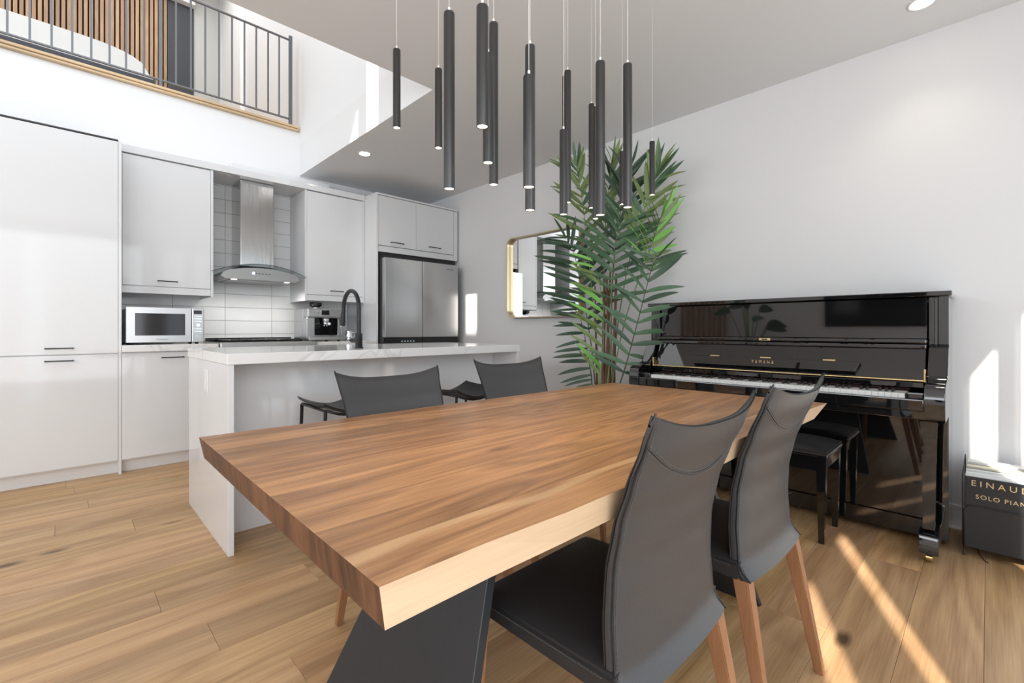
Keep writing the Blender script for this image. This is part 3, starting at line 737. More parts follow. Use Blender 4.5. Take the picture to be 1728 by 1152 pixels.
# ------------------------------------------------------------------ dining table
TZ, TB = 0.75, 0.701
t = thing('dining_table', 'live-edge walnut dining table top on dark slab legs', 'table', (1.17, 0.93, 0))
A_, B_, C_, D_ = (0.255, 1.428), (0.247, 0.458), (2.086, 1.385), (2.089, 0.432)
fr = [0, .075, .185, .30, .395, .50, .605, .70, .805, .90, 1.0]
bc = [(0.95,0.90,0.86), (1.08,1.06,1.04), (0.88,0.85,0.82), (1.02,0.98,0.96), (1.0,0.95,0.92), (1.22,1.20,1.16), (0.98,0.94,0.92), (1.10,1.08,1.05), (0.90,0.87,0.84), (1.02,1.0,1.0)]
n = 12
for i in range(10):
    f0, f1 = fr[i], fr[i+1]
    b = N()
    # the outer boards carry the natural edge: the side leans in towards the underside
    def ln(f, s, low):
        x = A_[0]*(1-s)+C_[0]*s + (B_[0]-A_[0]) * f * (1-s) + (D_[0]-C_[0]) * f * s
        ya = A_[1]*(1-s)+C_[1]*s; yb = B_[1]*(1-s)+D_[1]*s
        y = ya*(1-f)+yb*f
        wob = 0.004*math.sin(5*s*PI+1)+0.003*math.sin(11*s*PI)
        if f == 1.0: y += (wob if not low else 0.002*(1-s) + 0.016*s + 0.002*math.sin(7*s*PI)) 
        if f == 0.0: y += (wob if not low else -0.022)
        if low: x += 0.006*(1-s) - 0.10*max(0, s*2-1)
        return x, y
    L = {}
    for f in (f0, f1):
        for low in (0, 1):
            L[f, low] = [b.verts.new((*ln(f, s/n, low), TB if low else TZ)) for s in range(n+1)]
    for s in range(n):
        q = b.faces.new((L[f0,0][s], L[f1,0][s], L[f1,0][s+1], L[f0,0][s+1])); q.material_index = 0
        q = b.faces.new((L[f0,1][s], L[f0,1][s+1], L[f1,1][s+1], L[f1,1][s])); q.material_index = 0
        q = b.faces.new((L[f1,0][s], L[f1,1][s], L[f1,1][s+1], L[f1,0][s+1])); q.material_index = 2 if f1 == 1.0 else 0
        q = b.faces.new((L[f0,0][s], L[f0,0][s+1], L[f0,1][s+1], L[f0,1][s])); q.material_index = 2 if f0 == 0.0 else 0
    q = b.faces.new((L[f0,0][0], L[f0,1][0], L[f1,1][0], L[f1,0][0])); q.material_index = 1
    q = b.faces.new((L[f0,0][n], L[f1,0][n], L[f1,1][n], L[f0,1][n])); q.material_index = 1
    o = obj('board', b, [M['walnutp'] if i == 9 else M['walnut'], M['endgr'], M['sap']], t)
    o.color = (*bc[i], 1)
def slab(sgn, x0, xt, name='leg'):
    b = N()
    th = 0.012
    P = []
    for z, ya, yb in ((0.0, 0.591, 1.172), (TB-0.001, 0.749, 1.005)):
        x = x0 + (xt-x0) * z / TB
        P.append([b.verts.new(p) for p in ((x-th, ya, z), (x+th, ya, z), (x+th, yb, z), (x-th, yb, z))])
    for k in range(4): b.faces.new((P[0][k], P[0][(k+1) % 4], P[1][(k+1) % 4], P[1][k]))
    b.faces.new(P[0][::-1]); b.faces.new(P[1])
    bmesh.ops.bevel(b, geom=list(b.edges), offset=0.0015, segments=1, affect='EDGES')
    obj(name, b, M['plate'], t)
slab(1, 0.406, 0.708); slab(-1, 1.87, 1.60)

# ------------------------------------------------------------------ dining chairs
PROF = [(0.400, 0.052), (0.412, 0.068), (0.44, 0.083), (0.53, 0.089), (0.617, 0.086), (0.702, 0.070), (0.775, 0.045), (0.848, 0.015), (0.901, -0.004)]
def prof(z):
    if z <= PROF[0][0]: return PROF[0][1]
    for (a, ya), (c, yc) in zip(PROF, PROF[1:]):
        if z <= c:
            k = (z-a)/(c-a); k = k*k*(3-2*k) * 0.35 + k*0.65
            return ya + (yc-ya)*k
    return PROF[-1][1]
def make_chair(lab):
    t = thing('dining_chair', lab, 'chair', (0, 0, 0), 'black leather dining chairs round the table')
    def halfw(z): return 0.205 + 0.020*max(0, (z-0.6)/0.3)**2 - 0.004*math.sin((z-0.4)/0.5*PI)
    def zt(u, v):
        s = 2*u-1
        ztop = 0.868 + 0.033*abs(s)**3.2
        return 0.402 + (ztop-0.402)*v
    def back(u, v):
        s = 2*u-1; z = zt(u, v)
        bow = 0.030 * (1 - s*s) * (0.35 + 0.65*v)
        edge = 0.007 * abs(s)**10
        return (halfw(z)*s, prof(z) - bow + edge, z)
    def front(u, v):
        s = 2*u-1; z = zt(u, v)
        bow = 0.030 * (1 - s*s) * (0.35 + 0.65*v)
        th = 0.030 - 0.014*v**2
        return (halfw(z)*s*(0.998), prof(z) - bow + th - 0.006*abs(s)**8, z - 0.004*v)
    b = N(); grid_pad(b, back, front, 28, 30)
    bmesh.ops.bevel(b, geom=[e for e in b.edges if len(e.link_faces) == 2 and e.calc_face_angle(0) > 0.9], offset=0.004, segments=2, affect='EDGES')
    bk = obj('backrest', b, M['leather'], t, smooth=60)
    # stitched seams: side piping and the curved double stitch
    for s in (-1, 1):
        u = 0 if s < 0 else 1
        b = N(); tube(b, [Vector(back(u, v/24)) + Vector((-0.004*s, -0.0015, 0)) for v in range(25)], 0.0022, 5); obj('piping', b, M['seam'], bk)
        b = N(); tube(b, [Vector(front(u, v/24)) + Vector((-0.003*s, 0.001, 0)) for v in range(25)], 0.0022, 5); obj('piping', b, M['seam'], bk)
    def arcpt(u, off=0):
        s = 2*u-1
        z = 0.850 - 0.085*(1-s*s)**0.85 + off
        v = (z-0.402)/(0.868 + 0.033*abs(s)**3.2 - 0.402)
        p = Vector(back(u, v)); p.y -= 0.0004; return p
    b = N(); tube(b, [arcpt(0.01+0.98*i/40) for i in range(41)], 0.0013, 5); obj('curved_seam', b, M['seam'], bk)
    b = N()
    def stitches(fn, m, r=0.0007):
        for i in range(m):
            p, q = fn((i+0.15)/m), fn((i+0.8)/m); tube(b, [p, q], r, 4)
    stitches(lambda k: arcpt(0.015+0.97*k, 0.0055), 62); stitches(lambda k: arcpt(0.015+0.97*k, -0.0055), 62)
    for s in (-1, 1):
        u = 0.5 + 0.5*s*0.955
        stitches(lambda k: Vector(back(u, k)) + Vector((0, -0.0006, 0)), 76)
    so_ = obj('stitching', b, M['stitch'], bk); so_['kind'] = 'stuff'
    # seat
    b = N()
    y0, y1 = 0.085, 0.455
    def top(u, v):
        s = 2*u-1; y = y0 + (y1-y0)*v
        rim = 1 - max(abs(s)**8, v**10)
        return (0.213*s*(1-0.02*v), y, 0.445 + 0.014*rim - 0.006*v)
    def bot(u, v):
        s = 2*u-1; y = y0 + (y1-y0)*v
        return (0.213*s*(1-0.02*v), y - 0.004*v, 0.402)
    grid_pad(b, top, bot, 20, 20)
    bmesh.ops.bevel(b, geom=[e for e in b.edges if len(e.link_faces) == 2 and e.calc_face_angle(0) > 0.9], offset=0.006, segments=2, affect='EDGES')
    st = obj('seat', b, M['leatherd'], t, smooth=60)
    b = N()
    for s in (-1, 1):
        f = lambda k: Vector((0.2135*s*(1-0.02*k), y0+0.02+(y1-y0-0.03)*k, 0.436-0.006*k)) + Vector((0.0*s, 0, 0))
        for i in range(50): tube(b, [f((i+.15)/50), f((i+.8)/50)], 0.0008, 4)
    f = lambda k: Vector((-0.205+0.41*k, y1-0.0015, 0.428))
    for i in range(50): tube(b, [f((i+.15)/50), f((i+.8)/50)], 0.0008, 4)
    o = obj('stitching', b, M['stitch'], st); o['kind'] = 'stuff'
    # tapered square legs
    for a, c, fx, fy in ((-1, 0.085, 0.0, -0.075), (1, 0.085, 0.0, -0.075), (-1, 0.436, 0.0, 0.015), (1, 0.436, 0.0, 0.015)):
        b = N(); xt, yt = a*(0.183 if c < 0.2 else 0.203), c
        xf, yf = a*(0.210 if c < 0.2 else 0.222), c + fy
        rt, rb = (0.019, 0.0115) if c < 0.2 else (0.016, 0.0105)
        P = [[b.verts.new((xx+i*r, yy+j*r, z)) for i, j in ((-1,-1),(1,-1),(1,1),(-1,1))] for xx, yy, r, z in ((xf, yf, rb, 0), (xt, yt, rt, 0.404))]
        for k in range(4): b.faces.new((P[0][k], P[0][(k+1) % 4], P[1][(k+1) % 4], P[1][k]))
        b.faces.new(P[0][::-1]); b.faces.new(P[1])
        bmesh.ops.bevel(b, geom=list(b.edges), offset=0.0025, segments=2, affect='EDGES')
        obj('leg', b, M['legw'], t)
    return t
ch = make_chair('black leather dining chair nearest the camera, back turned, seat under the table')
ch.location = (0.872, 0.353, 0); ch.rotation_euler = (0, 0, 0.0)
dup(ch, (1.42, 0.346, 0), -0.02, 'black leather dining chair at the near side, second from the camera, nearest the piano bench')
o = dup(ch, (0.895, 1.59, -0.0), PI-0.02, 'black leather dining chair on the far side of the table, left one, facing the camera'); o.scale = (0.96, 1, 0.983)
o = dup(ch, (1.645, 1.72, -0.0), PI-0.10, 'black leather chair across the table, right one, in front of the second bar stool'); o.scale = (0.97, 1, 0.985)

# ------------------------------------------------------------------ piano
PY0, PY1 = 0.13, 1.66
t = thing('upright_piano', 'glossy black upright piano with its keyboard open', 'piano', (3.0, 0.9, 0))
L_ = M['lacq']
for ya, yb in ((PY0, PY0+0.035), (PY1-0.035, PY1)):
    b = N()
    prism(b, [(3.312, 0.03), (2.985, 0.03), (2.985, 0.60), (2.985, 0.62), (2.985, 1.188), (3.312, 1.188)], ya, yb, 'y')
    bmesh.ops.bevel(b, geom=list(b.edges), offset=0.003, segments=2, affect='EDGES')
    obj('side_panel', b, L_, t, smooth=40)
bx('lid', L_, t, 2.955, 3.318, PY0-0.012, PY1+0.012, 1.189, 1.212, bev=0.004, seg=2)
bx('back_board', L_, t, 3.28, 3.31, PY0+0.036, PY1-0.036, 0.04, 1.187)
bx('upper_panel', L_, t, 2.992, 3.012, PY0+0.075, PY1-0.075, 0.985, 1.186, bev=0.002)
for ya in (PY0+0.036, PY1-0.070):
    bx('pilaster', L_, t, 2.984, 3.004, ya, ya+0.034, 0.80, 1.187, bev=0.003, seg=2)
    bx('pilaster_bead', M['chrome'] if False else L_, t, 2.978, 2.984, ya+0.006, ya+0.014, 0.84, 1.18, bev=0.002)
bx('ledge', L_, t, 2.952, 2.995, PY0+0.075, PY1-0.075, 0.962, 0.984, bev=0.006, seg=3)
bx('ledge_lower', L_, t, 2.958, 2.99, PY0+0.075, PY1-0.075, 0.936, 0.960, bev=0.006, seg=3)
b = N(); box(b, 2.9495, 2.953, 0.885, 0.945, 0.966, 0.981, bev=0.0008); lp = obj('latch_plate', b, M['brass'], t)
bx('keyhole', M['dark'], lp, 2.9485, 2.9500, 0.900, 0.930, 0.970, 0.977)
# fallboard, slanted back, with music shelf, hinge
b = N(); prism(b, [(2.962, 0.935), (2.975, 0.935), (2.905, 0.790), (2.892, 0.790)], PY0+0.078, PY1-0.078, 'y'); fb = obj('fallboard', b, L_, t)
def fby(z): return 2.962 - (0.935-z)/0.145*0.070
b = N()   # music desk: trapezoid bar standing off the fallboard
for z0_, z1_ in ((0.818, 0.866),):
    P = []
    for z, ya, yb, xo in ((z1_, 0.455, 1.360, 0.030), (z0_, 0.475, 1.315, 0.030)):
        xx = fby(z)
        P.append([b.verts.new(p) for p in ((xx-xo, ya, z), (xx-0.001, ya, z), (xx-0.001, yb, z), (xx-xo, yb, z))])
    for k in range(4): b.faces.new((P[0][k], P[0][(k+1) % 4], P[1][(k+1) % 4], P[1][k]))
    b.faces.new(P[0]); b.faces.new(P[1][::-1])
ms = obj('music_shelf', b, L_, t)
for y in (1.19, 0.90, 0.59):
    bx('hinge', M['brass'], ms, fby(0.872)-0.012, fby(0.872)-0.001, y-0.028, y+0.028, 0.8665, 0.872)
xx = fby(0.842)-0.0365
text('maker_name', 'YAMAHA', 0.034, (xx+0.0045, 0.905, 0.842), '-x', M['brass'], ms, 0.0006, spacing=1.75, sx=0.58)
b = N(); tube(b, [(2.885, PY0+0.078, 0.789), (2.885, PY1-0.078, 0.789)], 0.0055, 10); obj('hinge_rod', b, M['brass'], t, smooth=50)
for y in (PY0+0.072, PY1-0.080):
    bx('hinge_end', M['brass'], t, 2.868, 2.905, y, y+0.008, 0.785, 0.845, bev=0.001)
bx('fallboard_lip', L_, t, 2.868, 2.90, PY0+0.078, PY1-0.078, 0.757, 0.782, bev=0.003)
bx('felt_strip', M['felt'], t, 2.876, 2.886, PY0+0.13, PY1-0.13, 0.744, 0.752)
# keybed, key slip, cheeks
bx('keybed', L_, t, 2.715, 2.984, PY0+0.036, PY1-0.036, 0.632, 0.690, bev=0.004, seg=2)
bx('key_slip', L_, t, 2.705, 2.736, PY0+0.066, PY1-0.066, 0.668, 0.722, bev=0.006, seg=3)
bx('keyframe', M['dark'], t, 2.737, 2.89, PY0+0.12, PY1-0.12, 0.692, 0.716)
for ya, yb in ((PY0+0.068, PY0+0.128), (PY1-0.128, PY1-0.068)):
    bx('key_block', L_, t, 2.738, 2.885, ya, yb, 0.691, 0.748, bev=0.006, seg=3)
for ya, yb in ((PY0-0.002, PY0+0.066), (PY1-0.066, PY1+0.002)):
    b = N()
    prism(b, [(2.984, 0.625), (2.72, 0.625), (2.700, 0.640), (2.697, 0.70), (2.700, 0.765), (2.715, 0.785), (2.76, 0.797), (2.83, 0.800), (2.862, 0.812), (2.90, 0.88), (2.935, 0.945), (2.984, 0.962)], ya, yb, 'y')
    bmesh.ops.bevel(b, geom=[e for e in b.edges if e.calc_length() > 0.05 and abs(e.verts[0].co.y-e.verts[1].co.y) < 1e-5 or True], offset=0.003, segments=2, affect='EDGES')
    obj('cheek', b, L_, t, smooth=40)
ky0, ky1 = PY0+0.134, PY1-0.134
kw = (ky1-ky0)/52
wb = N(); box(wb, 2.740, 2.885, ky0+0.0004, ky0+kw-0.0004, 0.7165, 0.7395, bev=0.0008)
k0 = obj('white_key', wb, M['ivory'], t)
base = k0.location.copy()
for i in range(1, 52):
    k = k0.copy(); C.objects.link(k); k.location = base + Vector((0, kw*i, 0))
bb = N(); box(bb, 2.787, 2.885, -0.0050, 0.0050, 0.7400, 0.7510, bev=0.0015)
kb0 = None
for i in range(51):
    # from the treble end: key i counted down from C8
    note = (51 - i) % 7   # 0=A ... index in A B C D E F G from the bass end for the lower of the pair
    lower = (51 - (i + 1)) % 7
    if lower in (0, 2, 3, 5, 6):
        yy = ky0 + kw*(i+1)
        if kb0 is None: kb0 = obj('black_key', bb, M['ebony'], t); kb0.location.y = yy - wloc(t).y
        else:
            k = kb0.copy(); C.objects.link(k); k.location.y = yy - wloc(t).y
# lower part
bx('lower_panel', L_, t, 2.998, 3.016, PY0+0.036, PY1-0.036, 0.115, 0.631)
bx('panel_frame', L_, t, 2.990, 3.016, PY0+0.036, PY1-0.036, 0.03, 0.112, bev=0.003)
for ya, yb in ((PY0+0.022, PY0+0.084), (PY1-0.084, PY1-0.022)):
    b = N()
    P = []
    for z, w_ in ((0.150, 0.020), (0.30, 0.021), (0.50, 0.024), (0.60, 0.027), (0.6245, 0.030)):
        cy = (ya+yb)/2; cxx = 2.755
        P.append([b.verts.new((cxx+i*w_, cy+j*w_, z)) for i, j in ((-1,-1),(1,-1),(1,1),(-1,1))])
    for p, q in zip(P, P[1:]):
        for k in range(4): b.faces.new((p[k], p[(k+1) % 4], q[(k+1) % 4], q[k]))
    b.faces.new(P[0][::-1]); b.faces.new(P[-1])
    obj('front_leg', b, L_, t)
    tb = N(); prism(tb, [(2.990, 0.045), (2.715, 0.045), (2.715, 0.118), (2.722, 0.128), (2.80, 0.150), (2.84, 0.140), (2.990, 0.128)], ya-0.002, yb+0.002, 'y')
    bmesh.ops.bevel(tb, geom=list(tb.edges), offset=0.003, segments=2, affect='EDGES')
    tbo = obj('toe_block', tb, L_, t, smooth=40)
    b = N(); cy = (ya+yb)/2
    tube(b, [(2.765, cy-0.011, 0.019), (2.765, cy+0.011, 0.019)], 0.019, 20)
    prism(b, [(2.742, 0.046), (2.79, 0.046), (2.775, 0.018), (2.755, 0.018)], cy-0.019, cy-0.014, 'y'); prism(b, [(2.742, 0.046), (2.79, 0.046), (2.775, 0.018), (2.755, 0.018)], cy+0.014, cy+0.019, 'y')
    obj('caster', b, M['brass'], tbo, smooth=40)
for y in (0.835, 0.895, 0.955):
    b = N(); tube(b, [(3.0, y, 0.075), (2.94, y, 0.072), (2.88, y, 0.060)], [0.010, 0.014, 0.022], 12, flat=0.35); obj('pedal', b, M['brass'], t, smooth=60)

# ------------------------------------------------------------------ piano bench
t = thing('piano_bench', 'black lacquered piano bench with a padded seat, at the keyboard', 'bench', (2.77, 0.85, 0))
b = N()
def pt(u, v):
    a, c = 2*u-1, 2*v-1
    return (2.768+0.166*a, 0.90+0.366*c, 0.448 + 0.022*(1-a**6)*(1-c**8))
grid_pad(b, pt, lambda u, v: (2.768+0.163*(2*u-1), 0.90+0.363*(2*v-1), 0.432), 16, 24)
obj('cushion', b, M['leatherd'], t, smooth=50)
bx('seat_board', L_, t, 2.600, 2.936, 0.532, 1.268, 0.418, 0.4315, bev=0.003)
b = N(); box(b, 2.622, 2.640, 0.56, 1.24, 0.345, 0.417); box(b, 2.896, 2.914, 0.56, 1.24, 0.345, 0.417); box(b, 2.64, 2.896, 0.556, 0.574, 0.345, 0.417); box(b, 2.64, 2.896, 1.226, 1.244, 0.345, 0.417)
obj('apron', b, L_, t)
for x, y in ((2.628, 0.560), (2.908, 0.560), (2.628, 1.240), (2.908, 1.240)):
    b = N(); P = []
    for z, w_ in ((0, 0.012), (0.417, 0.021)):
        P.append([b.verts.new((x+i*w_, y+j*w_, z)) for i, j in ((-1,-1),(1,-1),(1,1),(-1,1))])
    for k in range(4): b.faces.new((P[0][k], P[0][(k+1) % 4], P[1][(k+1) % 4], P[1][k]))
    b.faces.new(P[0][::-1]); b.faces.new(P[1])
    obj('leg', b, L_, t)

# ------------------------------------------------------------------ sheet music rack and books
RX0, RX1, RY0, RY1 = 2.955, 3.285, -0.24, 0.082
t = thing('music_rack', 'black metal rack holding sheet music on the floor by the wall', 'rack', (3.12, -0.08, 0))
for x in (RX0, RX1-0.004):
    b = N(); P = []
    r = 0.028; z0, z1 = 0.044, 0.232
    P = [(RY0, z0), (RY1-0.004, z0)]
    for i in range(7):
        a = math.radians(90*i/6); P.append((RY1-0.004-r + r*math.cos(a), z1-r + r*math.sin(a)))
    for i in range(7):
        a = math.radians(90+90*i/6); P.append((RY0+r + r*math.cos(a), z1-r + r*math.sin(a)))
    prism(b, P, x, x+0.003, 'x'); obj('plate', b, M['cover'], t)
    b = N(); tube(b, [(x+0.0015, p[0], p[1]) for p in P[1:]], 0.0032, 6); obj('rim_wire', b, M['black'], t)
bx('base_plate', M['black'], t, RX0+0.004, RX1-0.005, RY0+0.004, RY1-0.006, 0.044, 0.049)
b = N(); tube(b, [(RX0+0.002, RY1, 0.05), (RX0+0.002, RY1, 0.366), (RX1-0.002, RY1, 0.398), (RX1-0.002, RY1, 0.05)], 0.0028, 6)
obj('end_wire', b, M['black'], t)
for x in (RX0+0.01, RX1-0.01):
    for y in (RY0+0.01, RY1-0.004):
        b = N(); tube(b, [(x, y, 0.0), (x, y, 0.004), (x, y, 0.044)], [0.006, 0.0035, 0.0035], 8); obj('foot', b, M['black'], t)
books = [('cover', 0.012, 0.361, 'charcoal piano music book with gold title lettering, front of the rack'),
         ('paper', 0.020, 0.366, 'white book directly behind the charcoal titled one in the rack'),
         ('green', 0.010, 0.352, 'thin green book, third from the front of the rack'),
         ('paper', 0.030, 0.368, 'thick white book behind the thin green one in the rack'),
         ('greyc', 0.012, 0.362, 'thin dark grey book in the middle of the rack'),
         ('paper', 0.022, 0.372, 'white book between two dark books in the middle of the rack'),
         ('greyc', 0.008, 0.372, 'thin dark book just in front of the cream one in the rack'),
         ('cream', 0.055, 0.380, 'thick cream-covered book in the rear half of the rack'),
         ('cover', 0.010, 0.378, 'thin black book behind the thick cream one in the rack'),
         ('paper', 0.060, 0.388, 'thick white book stack next to last in the rack'),
         ('greyc', 0.008, 0.384, 'rearmost thin dark folder of the rack')]
x = RX0 + 0.006
for mname, th, zt_, lab in books:
    if mname in ('paper', 'cream'):
        bt = thing('book', lab, 'book', (x+th/2, -0.08, 0.05), 'sheet music books in the rack')
        cv = M['cream'] if mname == 'cream' else M['trimw']
        bx('cover', cv, bt, x, x+0.0012, RY0+0.012, RY1-0.008, 0.050, zt_); bx('cover', cv, bt, x+th-0.0012, x+th, RY0+0.012, RY1-0.008, 0.050, zt_)
        bx('pages', M['cream'] if mname == 'cream' else M['paper'], bt, x+0.0013, x+th-0.0013, RY0+0.014, RY1-0.010, 0.0505, zt_-0.003)
    else:
        bt = thing('book', lab, 'book', (x+th/2, -0.08, 0.05), 'sheet music books in the rack')
        bx('cover', M[mname], bt, x, x+0.0012, RY0+0.012, RY1-0.008, 0.050, zt_); bx('cover', M[mname], bt, x+th-0.0012, x+th, RY0+0.012, RY1-0.008, 0.050, zt_)
        bx('pages', M['paper'], bt, x+0.0013, x+th-0.0013, RY0+0.014, RY1-0.010, 0.0505, zt_-0.004)
    if zt_ == 0.361:
        text('title', 'EINAUDI', 0.036, (x-0.0003, 0.056, 0.334), '-x', M['text'], bt, 0.0003, spacing=1.55, center=False)
        text('subtitle', 'SOLO PIANO', 0.0265, (x-0.0003, 0.041, 0.276), '-x', M['text'], bt, 0.0003, spacing=1.2, center=False)
    x += th + 0.0045
b = N(); tube(b, [(2.99, 0.04, 0.043), (2.975, 0.03, 0.02), (2.94, 0.012, 0.003), (2.925, -0.0, 0.003)], 0.002, 6)
tag(obj('cord', b, M['black']), 'short thin black cord hanging from the rack onto the floor', 'cord')

# ------------------------------------------------------------------ palm
t = thing('potted_palm', 'tall green artificial palm between the mirror and the piano', 'plant', (2.92, 2.02, 0))
b = N(); lathe(b, [(0, 0), (0.13, 0), (0.15, 0.02), (0.18, 0.30), (0.185, 0.32), (0.17, 0.32), (0.165, 0.29), (0, 0.29)], 2.92, 2.02, 32); obj('planter', b, M['potm'], t)
b = N(); lathe(b, [(0.166, 0.292), (0.10, 0.305), (0, 0.31)], 2.92, 2.02, 24); obj('soil', b, M['soil'], t)
def spl(P, n):
    """Catmull-Rom through 3-D points"""
    P = [Vector(p) for p in P]; Q = [P[0]*2-P[1]] + P + [P[-1]*2-P[-2]]
    out = []
    m = len(P)-1
    for i in range(n+1):
        s = i/n*m; k = min(int(s), m-1); u = s-k
        a, b_, c, d_ = Q[k], Q[k+1], Q[k+2], Q[k+3]
        out.append(0.5*((2*b_) + (c-a)*u + (2*a-5*b_+4*c-d_)*u*u + (3*b_-a-3*c+d_)*u**3))
    return out
rnd = random.Random(11)
for (px0, px1, r0) in ((1018, 1020, 0.022), (1028, 1024, 0.019), (1035, 1040, 0.021), (1007, 1004, 0.013), (1023, 1030, 0.017)):
    q = at(px0, 640, x=2.92); q2 = at(px1, 470+rnd.uniform(-15, 20), x=2.92+rnd.uniform(-0.03, 0.03))
    p0 = Vector((2.92+rnd.uniform(-0.04, 0.04), 2.02+(q.y-2.02)*0.7, 0.29))
    b = N(); pp = spl([p0, (p0+q)/2, q, (q+q2)/2, q2], 18)
    tube(b, pp, [r0*(1-0.6*i/18)*(1+0.10*math.sin(i*2.4)) for i in range(19)], 9); obj('stem', b, M['stem'], t, smooth=60)
# leaflet shapes
def leaf_mesh(bend, wv, name):
    b = N(); n = 8; rows = []
    for i in range(n+1):
        s = i/n; wd = wv * (math.sin(PI*min(1, s*0.93+0.07))**0.62) * (1-0.25*s) if i < n else 0.0
        z = -bend*s*s
        rows.append([b.verts.new((-wd, s, z+wd*0.35)), b.verts.new((0, s, z)), b.verts.new((wd, s, z+wd*0.35))])
    for p, q in zip(rows, rows[1:]):
        b.faces.new((p[0], p[1], q[1], q[0])); b.faces.new((p[1], p[2], q[2], q[1]))
    for f in b.faces: f.smooth = True
    me = bpy.data.meshes.new(name); b.to_mesh(me); b.free(); return me
LV = {}
for key in ('leafd', 'leafm', 'leafo', 'leafb'):
    LV[key] = []
    for bend in (0.04, 0.14, 0.26):
        me = leaf_mesh(bend, 0.070, 'leaflet'); me.materials.append(M[key]); LV[key].append(me)
#  rachis pixels, plane x, first leaflet at, pairs, leaflet length, angle base->tip, colour, tilt, sides
fronds = [
 ([(1044,655),(1055,620),(1066,580),(1078,535),(1089,492),(1101,450),(1112,432)], 2.70, 0.12, 14, 0.275, (74, 38), 'leafm', 0.15, 'LR', 'rachis'),
 ([(1024,655),(1030,590),(1031,530),(1032,480),(1035,440),(1040,400),(1047,372)], 2.74, 0.42, 11, 0.31, (66, 30), 'leafm', -0.1, 'LR', 'rachisg'),
 ([(1010,655),(1015,620),(1018,580),(1019,545),(1017,510),(1010,470),(1000,440)], 2.64, 0.10, 14, 0.25, (62, 34), 'leafb', 0.2, 'L', 'rachisg'),
 ([(1005,655),(1000,600),(992,545),(985,500),(976,460),(968,425),(955,402)], 2.88, 0.30, 14, 0.30, (66, 40), 'leafd', 0.05, 'LR', 'rachis'),
 ([(1012,640),(1003,540),(995,450),(990,400),(984,350),(978,310),(972,280)], 2.90, 0.38, 13, 0.29, (58, 20), 'leafo', 0.0, 'LR', 'rachisg'),
 ([(1020,640),(1018,520),(1020,430),(1022,380),(1026,330),(1030,295),(1032,275)], 2.95, 0.42, 13, 0.27, (48, 18), 'leafo', 0.3, 'LR', 'rachisg'),
 ([(1032,640),(1045,530),(1062,440),(1075,400),(1088,350),(1100,315),(1112,285)], 2.96, 0.40, 14, 0.27, (44, 16), 'leafo', -0.25, 'LR', 'rachisg'),
 ([(1034,640),(1055,540),(1082,460),(1094,430),(1104,400),(1112,375),(1122,350)], 2.88, 0.36, 13, 0.24, (58, 24), 'leafb', 0.5, 'LR', 'rachisg'),
 ([(1000,655),(998,635),(994,610),(990,585),(984,555),(976,525),(966,500)], 2.93, 0.05, 14, 0.24, (84, 60), 'leafd', -0.2, 'L', 'rachis'),
 ([(1030,640),(1032,520),(1036,440),(1042,390),(1050,340),(1056,310),(1064,280)], 2.96, 0.40, 12, 0.28, (52, 22), 'leafd', 0.1, 'LR', 'rachis'),
]
count = 0
toward = -FW
for pts, xp, s0, npair, ll, (a0, a1), key, tilt, sides, rk in fronds:
    P3 = [at(u, v, x=xp + 0.10*math.sin(i*0.5)) for i, (u, v) in enumerate(pts)]
    cur = spl([Vector((2.92, 2.02+rnd.uniform(-0.05, 0.05), 0.30))] + P3, 40)
    b = N(); tube(b, cur, [0.0055*(1-0.75*i/40) for i in range(41)], 6)
    fo = obj('frond', b, M[rk], t, smooth=60)
    k0_ = 6 + int(34*s0)
    for i in range(npair):
        f = i/(npair-1)
        idx = k0_ + (40-k0_)*f
        k = min(int(idx), 39); p = cur[k].lerp(cur[k+1], idx-k)
        tg = (cur[min(k+1, 40)] - cur[max(k-1, 0)]).normalized()
        nrm = (toward + Vector((tilt, -tilt*0.7, 0.12))).normalized()
        sd = nrm.cross(tg).normalized()     # points to photo right or left
        if sd.dot(RT) < 0: sd = -sd
        for side in sides:
            sg = 1 if side == 'R' else -1
            ang = math.radians(a0 + (a1-a0)*f + rnd.uniform(-11, 11))
            dr = (tg*math.cos(ang) + sd*sg*math.sin(ang) + nrm*rnd.uniform(-0.22, 0.14) - Vector((0, 0, 0.10))).normalized()
            Lf = ll * (0.72 + 0.5*math.sin(PI*(0.15+0.7*f))) * rnd.uniform(0.88, 1.10) * (1 - 0.25*f*f)
            if i == npair-1 and sg == 1 and len(sides) == 2: dr = (tg + sd*0.1).normalized()
            if (p + dr*Lf).x > 3.20: dr.x = (3.18 - p.x)/Lf; dr.normalize()
            up = (nrm + Vector((0, 0, 0.5)) + sd*rnd.uniform(-0.4, 0.4)); xax = dr.cross(up).normalized(); zax = xax.cross(dr).normalized()
            R = Matrix((xax, dr, zax)).transposed()
            kk = key
            if key == 'leafb' and rnd.random() < 0.35: kk = 'leafo'
            elif key == 'leafo' and rnd.random() < 0.30: kk = 'leafm'
            elif key == 'leafm' and rnd.random() < 0.25: kk = 'leafd'
            me = rnd.choice(LV[kk])
            o = bpy.data.objects.new('leaflet', me)
            o.parent = fo; o.location = p - wloc(fo); o.rotation_euler = R.to_euler(); 
            o.scale = (Lf*rnd.uniform(0.9, 1.15), Lf, Lf)
            C.objects.link(o); count += 1
print('leaflets', count)

